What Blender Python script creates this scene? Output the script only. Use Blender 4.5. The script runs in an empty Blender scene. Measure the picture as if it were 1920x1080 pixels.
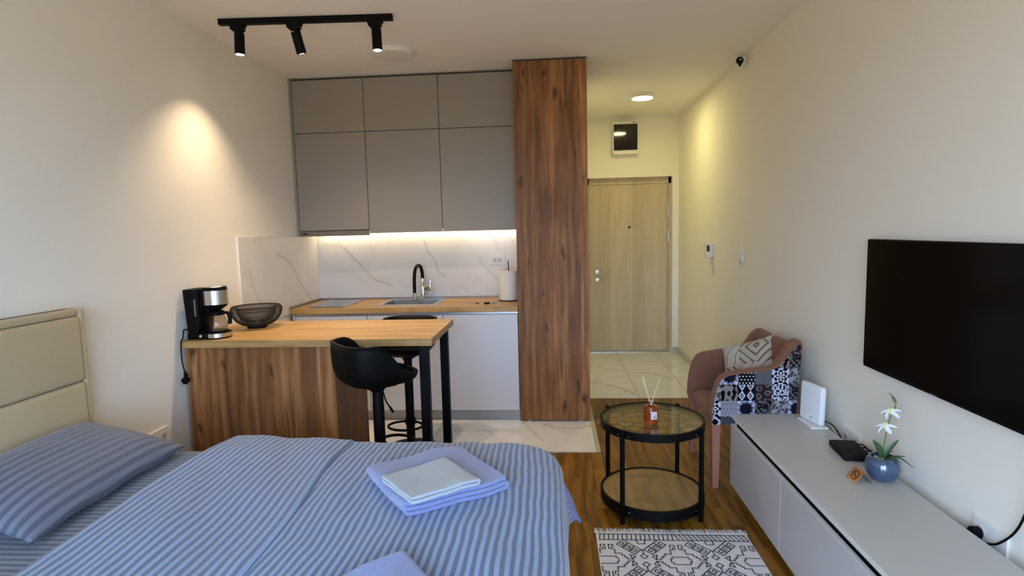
import bpy, bmesh, math, random
from mathutils import Vector, Matrix, noise
random.seed(7)
sc = bpy.context.scene
COL = sc.collection
PI = math.pi
# ------------------------------------------------------------------ camera
H_CAM, YAW, PITCH, ROLL, F_PX = 1.472, -0.0731, -0.1014, -0.0246, 1067.8
def cam_axes():
    r = Vector((math.cos(YAW), -math.sin(YAW), 0)); fw = Vector((math.sin(YAW), math.cos(YAW), 0)); up = Vector((0, 0, 1))
    f2 = fw*math.cos(PITCH)+up*math.sin(PITCH); u2 = -fw*math.sin(PITCH)+up*math.cos(PITCH)
    return r*math.cos(ROLL)+u2*math.sin(ROLL), -r*math.sin(ROLL)+u2*math.cos(ROLL), f2
_r, _u, _f = cam_axes()
cd = bpy.data.cameras.new('camera'); cam = bpy.data.objects.new('camera', cd); COL.objects.link(cam)
cam.matrix_world = Matrix(((_r.x, _u.x, -_f.x, 0), (_r.y, _u.y, -_f.y, 0), (_r.z, _u.z, -_f.z, H_CAM), (0, 0, 0, 1)))
cd.sensor_fit = 'HORIZONTAL'; cd.sensor_width = 36; cd.lens = 36*F_PX/1920; cd.clip_start = .02
sc.camera = cam
# ------------------------------------------------------------------ light: daylight world through the rear window, exposure
EXPOSURE = 0.0
DAY = 15.0
SPOT_W, HALL_E, LED_E = 54.0, 98.0, 42.0
w = bpy.data.worlds.new('daylight'); sc.world = w; w.use_nodes = True
wt = w.node_tree; bg = wt.nodes['Background']; bg.inputs[1].default_value = DAY
_tc = wt.nodes.new('ShaderNodeTexCoord'); _sp = wt.nodes.new('ShaderNodeSeparateXYZ'); _rp = wt.nodes.new('ShaderNodeValToRGB')   # overcast sky over darker ground
wt.links.new(_tc.outputs['Generated'], _sp.inputs[0]); _ma = wt.nodes.new('ShaderNodeMath'); _ma.operation = 'MULTIPLY_ADD'; _ma.inputs[1].default_value = .5; _ma.inputs[2].default_value = .5
wt.links.new(_sp.outputs[2], _ma.inputs[0]); wt.links.new(_ma.outputs[0], _rp.inputs[0]); wt.links.new(_rp.outputs[0], bg.inputs[0])
_e = _rp.color_ramp.elements; _e[0].position = .49; _e[0].color = (.25, .215, .155, 1); _e[1].position = .51; _e[1].color = (.53, .745, 1.10, 1)
sc.view_settings.view_transform = 'Standard'; sc.view_settings.look = 'None'
sc.view_settings.exposure = EXPOSURE; sc.view_settings.gamma = 1; sc.view_settings.use_curve_mapping = False
pl = bpy.data.lights.new('window_portal', 'AREA'); pl.shape = 'RECTANGLE'; pl.size = 2.6; pl.size_y = 2.3; pl.cycles.is_portal = True
po = bpy.data.objects.new('window_portal', pl); COL.objects.link(po); po.location = (-.3, -1.06, 1.2); po.rotation_euler = (PI/2, 0, 0)
try:
    sc.cycles.max_bounces = 10; sc.cycles.diffuse_bounces = 6; sc.cycles.transparent_max_bounces = 16
    sc.cycles.sample_clamp_indirect = 6; sc.cycles.caustics_reflective = False; sc.cycles.caustics_refractive = False
except Exception: pass
# ------------------------------------------------------------------ room numbers (metres)
XL, XR, YB, YF, YU, YD, XT0, XT1, ZU, ZM, ZC, H = -2.0595, 1.4288, 4.8656, 4.2569, 4.4904, 6.6298, -.2709, .2644, 1.462, 2.272, .9018, 2.7
YR, YT, XK, YK = -1.0, 4.866, .295, 3.657    # rear wall, hall tile line, kitchen tile edges

# ------------------------------------------------------------------ helpers: objects
MATS = {}
def link(o): COL.objects.link(o); return o
def mesh_obj(name, me, mat, parent=None, world=True, smooth=None):
    o = link(bpy.data.objects.new(name, me))
    if mat is not None: me.materials.append(mat)
    if parent is not None:
        o.parent = parent
        if world:
            root = parent
            while root.parent: root = root.parent
            me.transform(ROOTS.get(root.name, Matrix()).inverted())
    if smooth is not None:
        for p in me.polygons: p.use_smooth = True
        if smooth < 180:
            try: me.set_sharp_from_angle(angle=math.radians(smooth))
            except Exception: pass
    return o
def fin(name, bm, mat, parent=None, world=True, smooth=None):
    bmesh.ops.recalc_face_normals(bm, faces=bm.faces)
    me = bpy.data.meshes.new(name); bm.to_mesh(me); bm.free()
    return mesh_obj(name, me, mat, parent, world, smooth)
ROOTS = {}
def tag(o, label=None, cat=None, group=None, kind=None):
    if label: o['label'] = label
    if cat: o['category'] = cat
    if group: o['group'] = group
    if kind: o['kind'] = kind
    return o
def thing(name, loc, label, cat, rz=0, group=None):
    o = link(bpy.data.objects.new(name, None)); o.location = loc; o.rotation_euler = (0, 0, rz); o.empty_display_size = .05
    ROOTS[o.name] = Matrix.Translation(Vector(loc)) @ Matrix.Rotation(rz, 4, 'Z')
    return tag(o, label, cat, group)
def struct_root(name, loc=(0, 0, 0)):
    o = link(bpy.data.objects.new(name, None)); o.location = loc
    ROOTS[o.name] = Matrix.Translation(Vector(loc)); o['kind'] = 'structure'; return o
# ------------------------------------------------------------------ helpers: shapes
def NB(): return bmesh.new()
def box(bm, x0, x1, y0, y1, z0, z1, bev=0, seg=2):
    g = bmesh.ops.create_cube(bm, size=1)
    vs = g['verts']
    for v in vs:
        v.co = Vector(((x0+x1)/2+v.co.x*(x1-x0), (y0+y1)/2+v.co.y*(y1-y0), (z0+z1)/2+v.co.z*(z1-z0)))
    if bev > 0:
        es = list({e for v in vs for e in v.link_edges})
        bmesh.ops.bevel(bm, geom=es, offset=bev, segments=seg, profile=.5, affect='EDGES', clamp_overlap=True)
    return bm
def bx(*a, **k): return box(NB(), *a, **k)
def xform(bm, M, start=0):
    bm.verts.ensure_lookup_table()
    for v in bm.verts[start:]: v.co = M @ v.co
    return bm
def lathe(bm, prof, c=(0, 0, 0), n=32, M=None, closed=False):
    rings = []
    for r, z in prof:
        if r < 1e-6: rings.append([bm.verts.new((0, 0, z))])
        else: rings.append([bm.verts.new((r*math.cos(2*PI*i/n), r*math.sin(2*PI*i/n), z)) for i in range(n)])
    T = Matrix.Translation(Vector(c)) @ (M if M else Matrix())
    for ring in rings:
        for v in ring: v.co = T @ v.co
    pr = list(zip(rings, rings[1:]))
    if closed: pr.append((rings[-1], rings[0]))
    for a, b in pr:
        for i in range(n):
            j = (i+1) % n
            if len(a) == 1 and len(b) == 1: continue
            if len(a) == 1: bm.faces.new((a[0], b[i], b[j]))
            elif len(b) == 1: bm.faces.new((a[i], a[j], b[0]))
            else: bm.faces.new((a[i], a[j], b[j], b[i]))
    return bm
def disc(bm, c, r, z0, z1, n=32, bev=.0, M=None):
    p = [(0, z0), (r-bev, z0), (r, z0+bev), (r, z1-bev), (r-bev, z1), (0, z1)] if bev else [(0, z0), (r, z0), (r, z1), (0, z1)]
    return lathe(bm, p, c, n, M)
def tube(bm, pts, rad, n=10, cap=True, closed=False):
    pts = [Vector(p) for p in pts]; m = len(pts); rings = []; prev = None
    for i, p in enumerate(pts):
        if closed: t = pts[(i+1) % m]-pts[i-1]
        else: t = pts[min(i+1, m-1)]-pts[max(i-1, 0)]
        t.normalize()
        if prev is None:
            a = Vector((0, 0, 1)) if abs(t.z) < .9 else Vector((1, 0, 0)); u = t.cross(a).normalized()
        else:
            u = (prev-t*prev.dot(t)).normalized()
        prev = u; v = t.cross(u)
        r = rad[i] if isinstance(rad, (list, tuple)) else rad
        rings.append([bm.verts.new(p+u*r*math.cos(2*PI*k/n)+v*r*math.sin(2*PI*k/n)) for k in range(n)])
    pr = list(zip(rings, rings[1:]))
    if closed: pr.append((rings[-1], rings[0]))
    for a, b in pr:
        for k in range(n):
            j = (k+1) % n; bm.faces.new((a[k], a[j], b[j], b[k]))
    if cap and not closed:
        bm.faces.new(rings[0][::-1]); bm.faces.new(rings[-1])
    return bm
def smooth_path(P, k=6):
    P = [Vector(p) for p in P]; out = []
    for i in range(len(P)-1):
        p0, p1, p2, p3 = P[max(i-1, 0)], P[i], P[i+1], P[min(i+2, len(P)-1)]
        for s in range(k):
            t = s/k
            out.append(.5*((2*p1)+(p2-p0)*t+(2*p0-5*p1+4*p2-p3)*t*t+(3*p1-p0-3*p2+p3)*t**3))
    out.append(P[-1]); return out
def prism(bm, poly, axis, a, b):
    """poly of 2-D points, extruded along axis from a to b"""
    def mk(p, t):
        return {'x': (t, p[0], p[1]), 'y': (p[0], t, p[1]), 'z': (p[0], p[1], t)}[axis]
    A = [bm.verts.new(mk(p, a)) for p in poly]; Bv = [bm.verts.new(mk(p, b)) for p in poly]
    n = len(poly)
    bm.faces.new(A); bm.faces.new(Bv[::-1])
    for i in range(n):
        j = (i+1) % n; bm.faces.new((A[i], Bv[i], Bv[j], A[j]))
    return bm
def bevel_all(bm, off, seg=2):
    bmesh.ops.recalc_face_normals(bm, faces=bm.faces)
    es = [e for e in bm.edges if len(e.link_faces) == 2 and e.calc_face_angle(0) > .6]
    bmesh.ops.bevel(bm, geom=es, offset=off, segments=seg, profile=.5, affect='EDGES', clamp_overlap=True)
    return bm
def grid(bm, nu, nv, fn, uvs=None):
    V = [[bm.verts.new(fn(i/nu, j/nv)) for j in range(nv+1)] for i in range(nu+1)]
    uvl = bm.loops.layers.uv.verify() if uvs else None
    for i in range(nu):
        for j in range(nv):
            f = bm.faces.new((V[i][j], V[i+1][j], V[i+1][j+1], V[i][j+1]))
            if uvs:
                for l, (a, b) in zip(f.loops, ((i, j), (i+1, j), (i+1, j+1), (i, j+1))): l[uvl].uv = uvs(a/nu, b/nv)
    return V
def to_local(p, root): return ROOTS[root.name].inverted() @ Vector(p)
# ------------------------------------------------------------------ helpers: materials
def nt(name):
    m = bpy.data.materials.new(name); m.use_nodes = True; t = m.node_tree
    return m, t, t.nodes['Principled BSDF']
def nd(t, ty, **k):
    n = t.nodes.new(ty)
    for a, b in k.items():
        if a.startswith('i_'): n.inputs[int(a[2:]) if a[2:].isdigit() else a[2:]].default_value = b
        else: setattr(n, a, b)
    return n
def lk(t, a, b): t.links.new(a, b)
def math_n(t, op, a, b=None, clamp=False):
    n = t.nodes.new('ShaderNodeMath'); n.operation = op; n.use_clamp = clamp
    for i, v in enumerate((a, b)):
        if v is None: continue
        if isinstance(v, (int, float)): n.inputs[i].default_value = v
        else: t.links.new(v, n.inputs[i])
    return n.outputs[0]
def ramp(t, fac, stops):
    r = t.nodes.new('ShaderNodeValToRGB'); e = r.color_ramp.elements
    while len(e) < len(stops): e.new(.5)
    for el, (p, c) in zip(e, stops): el.position = p; el.color = (*c, 1) if len(c) == 3 else c
    t.links.new(fac, r.inputs[0]); return r.outputs[0]
def mixc(t, fac, a, b, mode='MIX'):
    n = t.nodes.new('ShaderNodeMix'); n.data_type = 'RGBA'; n.blend_type = mode
    for i, v in ((0, fac), (6, a), (7, b)):
        if isinstance(v, (int, float)): n.inputs[i].default_value = v
        elif isinstance(v, tuple): n.inputs[i].default_value = (*v, 1)
        else: t.links.new(v, n.inputs[i])
    return n.outputs[2]
def bump(t, p, h, strength=.1, dist=.01):
    b = nd(t, 'ShaderNodeBump'); b.inputs['Strength'].default_value = strength; b.inputs['Distance'].default_value = dist
    lk(t, h, b.inputs['Height']); lk(t, b.outputs[0], p.inputs['Normal'])
def coord(t, scale=(1, 1, 1), kind='Object', rnd=False, rot=(0, 0, 0)):
    tc = nd(t, 'ShaderNodeTexCoord'); mp = nd(t, 'ShaderNodeMapping'); mp.inputs['Scale'].default_value = scale; mp.inputs['Rotation'].default_value = rot
    if rnd:
        oi = nd(t, 'ShaderNodeObjectInfo'); va = nd(t, 'ShaderNodeVectorMath', operation='SCALE'); va.inputs[0].default_value = (37, 53, 71)
        lk(t, oi.outputs['Random'], va.inputs['Scale']); ad = nd(t, 'ShaderNodeVectorMath', operation='ADD')
        lk(t, tc.outputs[kind], ad.inputs[0]); lk(t, va.outputs[0], ad.inputs[1]); lk(t, ad.outputs[0], mp.inputs[0])
    else: lk(t, tc.outputs[kind], mp.inputs[0])
    return mp.outputs[0]
def nz(t, vec, scale=1, detail=4, rough=.55, dist=0):
    n = nd(t, 'ShaderNodeTexNoise'); n.inputs['Scale'].default_value = scale; n.inputs['Detail'].default_value = detail
    n.inputs['Roughness'].default_value = rough; n.inputs['Distortion'].default_value = dist; lk(t, vec, n.inputs['Vector']); return n.outputs[0]
def plain(name, c, rough=.5, metal=0., var=0., bmp=0., bscale=200, spec=.5, coat=0, sheen=0):
    if name in MATS: return MATS[name]
    m, t, p = nt(name); p.inputs['Base Color'].default_value = (*c, 1); p.inputs['Roughness'].default_value = rough
    p.inputs['Metallic'].default_value = metal; p.inputs['Specular IOR Level'].default_value = spec; p.inputs['Coat Weight'].default_value = coat
    p.inputs['Sheen Weight'].default_value = sheen
    v = coord(t)
    n = nz(t, v, 6, 3)
    if var: lk(t, mixc(t, n, tuple(x*(1-var) for x in c), tuple(min(1, x*(1+var)) for x in c)), p.inputs['Base Color'])
    if bmp: bump(t, p, nz(t, v, bscale, 3), bmp, .003)
    MATS[name] = m; return m
def emit(name, c, s):
    m, t, p = nt(name); p.inputs['Base Color'].default_value = (*c, 1); p.inputs['Emission Color'].default_value = (*c, 1); p.inputs['Emission Strength'].default_value = s
    return m
def thin_glass(name, tint=(.9, .95, .92), refl=.06, rough=.0):
    m, t, p = nt(name); t.nodes.remove(p); out = t.nodes['Material Output']
    tr = nd(t, 'ShaderNodeBsdfTransparent'); tr.inputs[0].default_value = (*tint, 1)
    gl = nd(t, 'ShaderNodeBsdfGlossy'); gl.inputs['Roughness'].default_value = rough
    lw = nd(t, 'ShaderNodeLayerWeight'); fr = math_n(t, 'ADD', math_n(t, 'MULTIPLY', math_n(t, 'POWER', lw.outputs['Facing'], 5.), .9), .035, True)
    mx = nd(t, 'ShaderNodeMixShader'); lk(t, fr, mx.inputs[0]); lk(t, tr.outputs[0], mx.inputs[1]); lk(t, gl.outputs[0], mx.inputs[2])
    lk(t, mx.outputs[0], out.inputs[0]); return m
def wood(name, dark, mid, light, axis='z', across='x', plank=.0, rough=.45, knots=.5, rnd=False, fine=1., tonevar=.35, spec=.3, cath=.0):
    m, t, p = nt(name)
    def stretch(a, l):
        q = {'x': a, 'y': a, 'z': a}; q[axis] = l; return coord(t, (q['x'], q['y'], q['z']), rnd=rnd)
    g = nz(t, stretch(20.*fine, 1.1), 1.5, 8, .62, .5)
    big = nz(t, stretch(9., .9), 1.3, 5, .55, 1.6)
    f = math_n(t, 'ADD', math_n(t, 'MULTIPLY', g, .38), math_n(t, 'MULTIPLY', big, .62))
    if cath:
        wv = nd(t, 'ShaderNodeTexWave', wave_type='RINGS', rings_direction={'x': 'X', 'y': 'Y', 'z': 'Z'}[axis]); wv.inputs['Scale'].default_value = 1.6
        wv.inputs['Distortion'].default_value = 9; wv.inputs['Detail'].default_value = 3; wv.inputs['Detail Scale'].default_value = .8
        lk(t, stretch(5., .9), wv.inputs['Vector'])
        f = math_n(t, 'ADD', math_n(t, 'MULTIPLY', f, 1-cath), math_n(t, 'MULTIPLY', wv.outputs['Fac'], cath))
    c = ramp(t, f, [(.32, dark), (.5, mid), (.67, light)])
    tc = nd(t, 'ShaderNodeTexCoord'); sp = nd(t, 'ShaderNodeSeparateXYZ'); lk(t, tc.outputs['Object'], sp.inputs[0]); AC = sp.outputs['XYZ'.index(across.upper())]; AL = sp.outputs['XYZ'.index(axis.upper())]
    if plank:
        q = math_n(t, 'FLOOR', math_n(t, 'DIVIDE', AC, plank))
        wn = nd(t, 'ShaderNodeTexWhiteNoise', noise_dimensions='1D'); lk(t, q, wn.inputs['W'])
        c = mixc(t, 1., c, ramp(t, wn.outputs['Value'], [(0, (1-tonevar,)*3), (1, (1+tonevar*.35,)*3)]), 'MULTIPLY')
        q2 = math_n(t, 'FLOOR', math_n(t, 'DIVIDE', math_n(t, 'ADD', AC, 3.3), plank*.62))
        wn2 = nd(t, 'ShaderNodeTexWhiteNoise', noise_dimensions='1D'); lk(t, q2, wn2.inputs['W'])
        c = mixc(t, 1., c, ramp(t, wn2.outputs['Value'], [(0, (1-tonevar*.45,)*3), (1, (1+tonevar*.2,)*3)]), 'MULTIPLY')
    if rnd:
        oi = nd(t, 'ShaderNodeObjectInfo')
        c = mixc(t, 1., c, ramp(t, oi.outputs['Random'], [(0, (1-tonevar,)*3), (1, (1+tonevar*.3,)*3)]), 'MULTIPLY')
    if knots:
        cb = nd(t, 'ShaderNodeCombineXYZ'); lk(t, math_n(t, 'MULTIPLY', AC, 7.5), cb.inputs[0]); lk(t, math_n(t, 'MULTIPLY', AL, 3.0), cb.inputs[1])
        nn = nd(t, 'ShaderNodeTexNoise'); nn.inputs['Scale'].default_value = 2.2; lk(t, cb.outputs[0], nn.inputs['Vector'])
        va = nd(t, 'ShaderNodeVectorMath', operation='ADD'); vs = nd(t, 'ShaderNodeVectorMath', operation='SCALE'); vs.inputs['Scale'].default_value = .6
        lk(t, nn.outputs['Color'], vs.inputs[0]); lk(t, cb.outputs[0], va.inputs[0]); lk(t, vs.outputs[0], va.inputs[1])
        vo = nd(t, 'ShaderNodeTexVoronoi', voronoi_dimensions='2D'); vo.inputs['Scale'].default_value = 1.; lk(t, va.outputs[0], vo.inputs['Vector'])
        wk = nd(t, 'ShaderNodeSeparateColor'); lk(t, vo.outputs['Color'], wk.inputs[0])     # only some cells carry a knot
        k = math_n(t, 'MULTIPLY', ramp(t, vo.outputs['Distance'], [(.03, (1, 1, 1)), (.15, (0, 0, 0))]), math_n(t, 'GREATER_THAN', wk.outputs[0], .55))
        cr = ramp(t, nz(t, stretch(30., 1.9), 1, 2, .4, .8), [(.64, (0, 0, 0)), (.70, (1, 1, 1))])
        c = mixc(t, math_n(t, 'MULTIPLY', k, knots), c, tuple(x*.25 for x in dark))
        c = mixc(t, math_n(t, 'MULTIPLY', cr, knots*.75), c, tuple(x*.42 for x in dark))
    lk(t, c, p.inputs['Base Color']); p.inputs['Roughness'].default_value = rough; p.inputs['Specular IOR Level'].default_value = spec
    bump(t, p, g, .08, .002); return m
def vcol(name, rough=.6, bmp=0., spec=.3, bscale=300):
    m, t, p = nt(name); a = nd(t, 'ShaderNodeAttribute'); a.attribute_name = 'col'; lk(t, a.outputs['Color'], p.inputs['Base Color'])
    p.inputs['Roughness'].default_value = rough; p.inputs['Specular IOR Level'].default_value = spec
    if bmp: bump(t, p, nz(t, coord(t), bscale, 2), bmp, .003)
    return m
def marble(name, base, vein, rough=.15, spec=.5):
    m, t, p = nt(name); a = nd(t, 'ShaderNodeAttribute'); a.attribute_name = 'vein'
    v = coord(t); cl = nz(t, v, 2.2, 5, .55, 1.2)
    b = mixc(t, ramp(t, cl, [(.4, (0, 0, 0)), (.75, (1, 1, 1))]), base, tuple(x*.9 for x in base))
    fm = math_n(t, 'MULTIPLY', a.outputs['Fac'], nz(t, v, 18, 4, .7)); fm = math_n(t, 'MULTIPLY', fm, 1.5, True)
    fm = math_n(t, 'MULTIPLY', fm, .75); lk(t, mixc(t, fm, b, vein), p.inputs['Base Color']); p.inputs['Roughness'].default_value = rough; p.inputs['Specular IOR Level'].default_value = spec
    return m
def stripes(name, period, c1, c2, axis=0, duty=.5, rough=.6):
    m, t, p = nt(name); tc = nd(t, 'ShaderNodeTexCoord'); sp = nd(t, 'ShaderNodeSeparateXYZ'); lk(t, tc.outputs['UV'], sp.inputs[0])
    fr = math_n(t, 'FRACT', math_n(t, 'DIVIDE', sp.outputs[axis], period))
    tri = math_n(t, 'ABSOLUTE', math_n(t, 'SUBTRACT', fr, .5))
    k = ramp(t, tri, [(.5*duty-.03, (0, 0, 0)), (.5*duty+.03, (1, 1, 1))])
    v = coord(t); n = nz(t, v, 700, 2)
    c = mixc(t, k, c1, c2); c = mixc(t, .25, c, ramp(t, n, [(.3, (.25, .25, .25)), (.7, (1, 1, 1))]), 'MULTIPLY')
    lk(t, c, p.inputs['Base Color']); p.inputs['Roughness'].default_value = rough; p.inputs['Sheen Weight'].default_value = .25
    p.inputs['Specular IOR Level'].default_value = .25
    r = mixc(t, k, (.5, .5, .5), (.72, .72, .72)); lk(t, r, p.inputs['Roughness'])
    bump(t, p, n, .05, .001); return m
def add_vein(me, segs, fn2):
    """float attribute 'vein' from polylines given in the panel's 2-D coordinates"""
    at = me.attributes.new('vein', 'FLOAT', 'POINT'); vals = []
    for v in me.vertices:
        p = fn2(v.co); best = 0.
        for poly, wdt, amp in segs:
            for (ax, ay), (bx_, by) in zip(poly, poly[1:]):
                if p[0] < min(ax, bx_)-.05 or p[0] > max(ax, bx_)+.05 or p[1] < min(ay, by)-.05 or p[1] > max(ay, by)+.05: continue
                dx, dy = bx_-ax, by-ay; L = dx*dx+dy*dy
                tt = max(0, min(1, ((p[0]-ax)*dx+(p[1]-ay)*dy)/L)); d = math.hypot(p[0]-ax-tt*dx, p[1]-ay-tt*dy)
                s = amp*math.exp(-(d/wdt)**2)
                if s > best: best = s
        vals.append(best)
    at.data.foreach_set('value', vals)
def wiggle(poly, amp=.012, k=5, seed=0):
    out = []; rnd = random.Random(seed)
    for (ax, ay), (bx_, by) in zip(poly, poly[1:]):
        for i in range(k):
            t = i/k; out.append((ax+(bx_-ax)*t+rnd.uniform(-amp, amp), ay+(by-ay)*t+rnd.uniform(-amp, amp)))
    out.append(poly[-1]); return out

# ------------------------------------------------------------------ materials
WALL = plain('wall_paint', (.855, .825, .745), .85, var=.02, bmp=.05, bscale=120, spec=.2)
CEIL = plain('ceiling_paint', (.91, .885, .85), .9, var=.02, spec=.15)
OAK = wood('craft_oak', (.170, .062, .017), (.31, .130, .041), (.435, .210, .078), 'z', 'x', plank=.105, rough=.5, knots=.85, tonevar=.34, cath=.15)
OAKY = wood('craft_oak_side', (.170, .062, .017), (.31, .130, .041), (.435, .210, .078), 'z', 'y', plank=.105, rough=.5, knots=.8, tonevar=.3, cath=.15)
TOPW = wood('oak_worktop', (.36, .195, .062), (.49, .295, .108), (.57, .375, .155), 'x', 'y', plank=.16, rough=.42, knots=.25, tonevar=.16, cath=.12)
FLOORW = wood('parquet_oak', (.11, .045, .004), (.20, .086, .008), (.27, .125, .015), 'y', 'x', rough=.36, knots=.0, rnd=True, tonevar=.15, spec=.35, cath=.3)
SHELFW = wood('shelf_oak', (.20, .12, .045), (.26, .165, .066), (.30, .20, .085), 'y', 'x', rough=.45, knots=.0, cath=.08)
DOORW = wood('pale_oak_door', (.50, .40, .265), (.56, .46, .315), (.61, .51, .36), 'z', 'x', plank=.13, rough=.5, knots=.0, tonevar=.12)
CABG = plain('cabinet_grey', (.285, .258, .228), .45, var=.015, spec=.35)
CABL = plain('base_grey', (.545, .555, .60), .45, var=.015, spec=.35)
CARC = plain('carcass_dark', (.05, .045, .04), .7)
CONS = plain('console_grey', (.50, .49, .47), .42, var=.015, spec=.35)
CONSD = plain('console_front', (.52, .50, .50), .42, var=.015, spec=.35)
EDGE = plain('edge_light', (.72, .71, .68), .4)
BLK = plain('black_metal', (.0022, .0022, .0026), .5, spec=.13)
BLKP = plain('black_plastic', (.0024, .0024, .0028), .55, spec=.12)
BLKM = plain('black_matt', (.004, .004, .004), .7, spec=.2)
CHROME = plain('chrome', (.78, .77, .75), .12, metal=1)
STEEL = plain('brushed_steel', (.62, .60, .57), .28, metal=1, bmp=.03)
ALU = plain('aluminium', (.50, .50, .51), .35, metal=.85)
WHITEP = plain('white_plastic', (.78, .77, .75), .4)
GLASST = thin_glass('table_glass', (.955, .965, .93))
GLASSC = thin_glass('carafe_glass', (.75, .75, .75))
GLASSW = thin_glass('window_glass', (.97, .98, .98))
MARB = marble('marble_splash', (.68, .66, .635), (.36, .31, .27), .16)
TILE = marble('marble_floor_tile', (.80, .80, .79), (.42, .38, .33), .10)
GROUT = plain('grout', (.22, .20, .16), .9)
HEADB = plain('linen_headboard', (.51, .415, .25), .9, var=.05, bmp=.25, bscale=500, spec=.1, sheen=.2)
DUV = stripes('duvet_stripe', .0235, (.105, .152, .265), (.272, .362, .59), 0)
SHEET = stripes('sheet_stripe', .026, (.075, .105, .155), (.19, .225, .29), 1)
PILL = stripes('pillow_stripe', .034, (.085, .10, .155), (.165, .185, .25), 0)
DUVIN = plain('duvet_lining', (.27, .32, .60), .8, var=.05, spec=.1)
LAV = plain('lavender_terry', (.205, .25, .47), .95, var=.14, bmp=.9, bscale=260, spec=.05, sheen=.5)
WTER = plain('white_terry', (.39, .43, .48), .95, var=.12, bmp=.9, bscale=260, spec=.05, sheen=.4)
VELV = plain('brown_velvet', (.19, .085, .05), .8, var=.08, bmp=.08, bscale=400, spec=.12, sheen=.12)
LEGW = plain('reddish_leg', (.34, .13, .08), .5, var=.06)
RUGW = plain('rug_cotton', (.66, .66, .68), .95, var=.03, bmp=.5, bscale=420, spec=.05)
RUGB = plain('rug_print_black', (.012, .012, .018), .95, spec=.05)
REED = plain('reed_stick', (.72, .60, .40), .7, var=.06)

# ================================================================== SETTING
# floor: slab, wooden strips, marble tiles
fl = fin('floor', bx(XL-.1, XR+.1, YR-.1, YD+.25, -.08, -.012), plain('subfloor', (.05, .03, .02), .9)); tag(fl, kind='structure')
plank_cache = {}
PW, PLN = .0705, .50
rest = NB(); npl = 0; nleft = int((XK-XL)/PW)+1; ncol = nleft+int((XR-XK)/PW)+1
for i in range(ncol):
    x0 = XK+.001+(i-nleft)*PW; x1 = min(x0+PW, XR); x0 = max(x0, XL)
    if x1-x0 < .01: continue
    yend = YK-.006 if x0 < XK-.01 else YT-.001
    y = YR-((i*.37) % 1.0)*PLN; first = True
    while y < yend-.01:
        y0, y1 = max(y, YR), min(y+PLN, yend); y += PLN
        if y1-y0 < .02: continue
        if x1 > -.02 and y1 > 1.75:
            key = (round(x1-x0, 3), round(y1-y0, 3))
            if key not in plank_cache:
                hw, hl = (x1-x0)/2-.0003, (y1-y0)/2-.0003
                b = bx(-hw, hw, -hl, hl, -.012, 0, bev=.0007, seg=1); me = bpy.data.meshes.new('plank'); b.to_mesh(me); b.free(); me.materials.append(FLOORW); plank_cache[key] = me
            o = link(bpy.data.objects.new('plank', plank_cache[key])); o.location = ((x0+x1)/2, (y0+y1)/2, random.uniform(-.0006, 0)); o.parent = fl; npl += 1
        else:
            box(rest, x0+.0007, x1-.0007, y0+.0007, y1-.0007, -.012, 0)
o = fin('plank_field', rest, FLOORW, fl); tag(o, kind='stuff')
# kitchen and hall marble tiles
gt = fin('grout_bed', bx(XL, XK-.002, YK, YB, -.012, -.0015), GROUT, fl)
gt2 = fin('grout_bed', bx(XT1+.007, XR, YT, YD+.2, -.012, -.0015), GROUT, fl)
def tile(x0, x1, y0, y1, segs):
    nx, ny = max(1, int((x1-x0)/.012)), max(1, int((y1-y0)/.012)); b = NB()
    grid(b, nx, ny, lambda u, v: Vector((x0+.001+(x1-x0-.002)*u, y0+.001+(y1-y0-.002)*v, 0)))
    bmesh.ops.recalc_face_normals(b, faces=b.faces)
    for f in b.faces:
        if f.normal.z < 0: f.normal_flip()
    edges = [e for e in b.edges if e.is_boundary]; r = bmesh.ops.extrude_edge_only(b, edges=edges)
    for v in [g for g in r['geom'] if isinstance(g, bmesh.types.BMVert)]: v.co.z = -.009
    me = bpy.data.meshes.new('tile'); b.to_mesh(me); b.free(); add_vein(me, segs, lambda c: (c.x, c.y))
    return mesh_obj('tile', me, TILE, fl)
FV = [(wiggle([(-.25, 4.24), (-.09, 3.85)], .004, 6, 1), .006, 1.1), (wiggle([(-.09, 4.2), (.0, 4.12), (.13, 4.10), (.27, 4.18)], .012, 6, 2), .012, .9), (wiggle([(.02, 4.1), (.10, 4.0)], .01, 5, 3), .01, .6),
      (wiggle([(-1.3, 4.2), (-1.0, 3.95), (-.7, 3.75)], .012, 6, 4), .006, .9), (wiggle([(-.6, 4.25), (-.42, 3.9), (-.3, 3.7)], .012, 6, 5), .005, .7), (wiggle([(0, 3.75), (.25, 3.95)], .01, 5, 8), .005, .5),
      (wiggle([(.35, 6.15), (.55, 5.9), (.73, 5.82)], .012, 6, 6), .01, 1.0), (wiggle([(.35, 5.35), (.55, 5.55), (.72, 5.62)], .01, 6, 7), .009, 1.0), (wiggle([(.5, 5.3), (.62, 5.15), (.7, 4.98)], .012, 6, 9), .018, 1.0),
      (wiggle([(.75, 5.75), (.95, 5.72), (1.16, 5.5)], .012, 6, 10), .014, 1.0), (wiggle([(.8, 5.1), (1.05, 5.25), (1.3, 5.2)], .012, 6, 11), .007, .8), (wiggle([(.55, 4.95), (.68, 5.1), (.85, 5.2)], .01, 6, 12), .008, .8),
      (wiggle([(1.18, 5.9), (1.4, 6.2)], .012, 6, 13), .008, .8), (wiggle([(.4, 6.5), (.7, 6.3)], .012, 6, 14), .006, .7)]
for a, b_ in ((XL, -.875), (-.875, XK-.028)):
    tile(a+.001, b_-.001, YK+.006, YK+.61, FV); tile(a+.001, b_-.001, YK+.613, YB, [])
HX = [XT1+.008, .73, 1.17, XR-.001]
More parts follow.
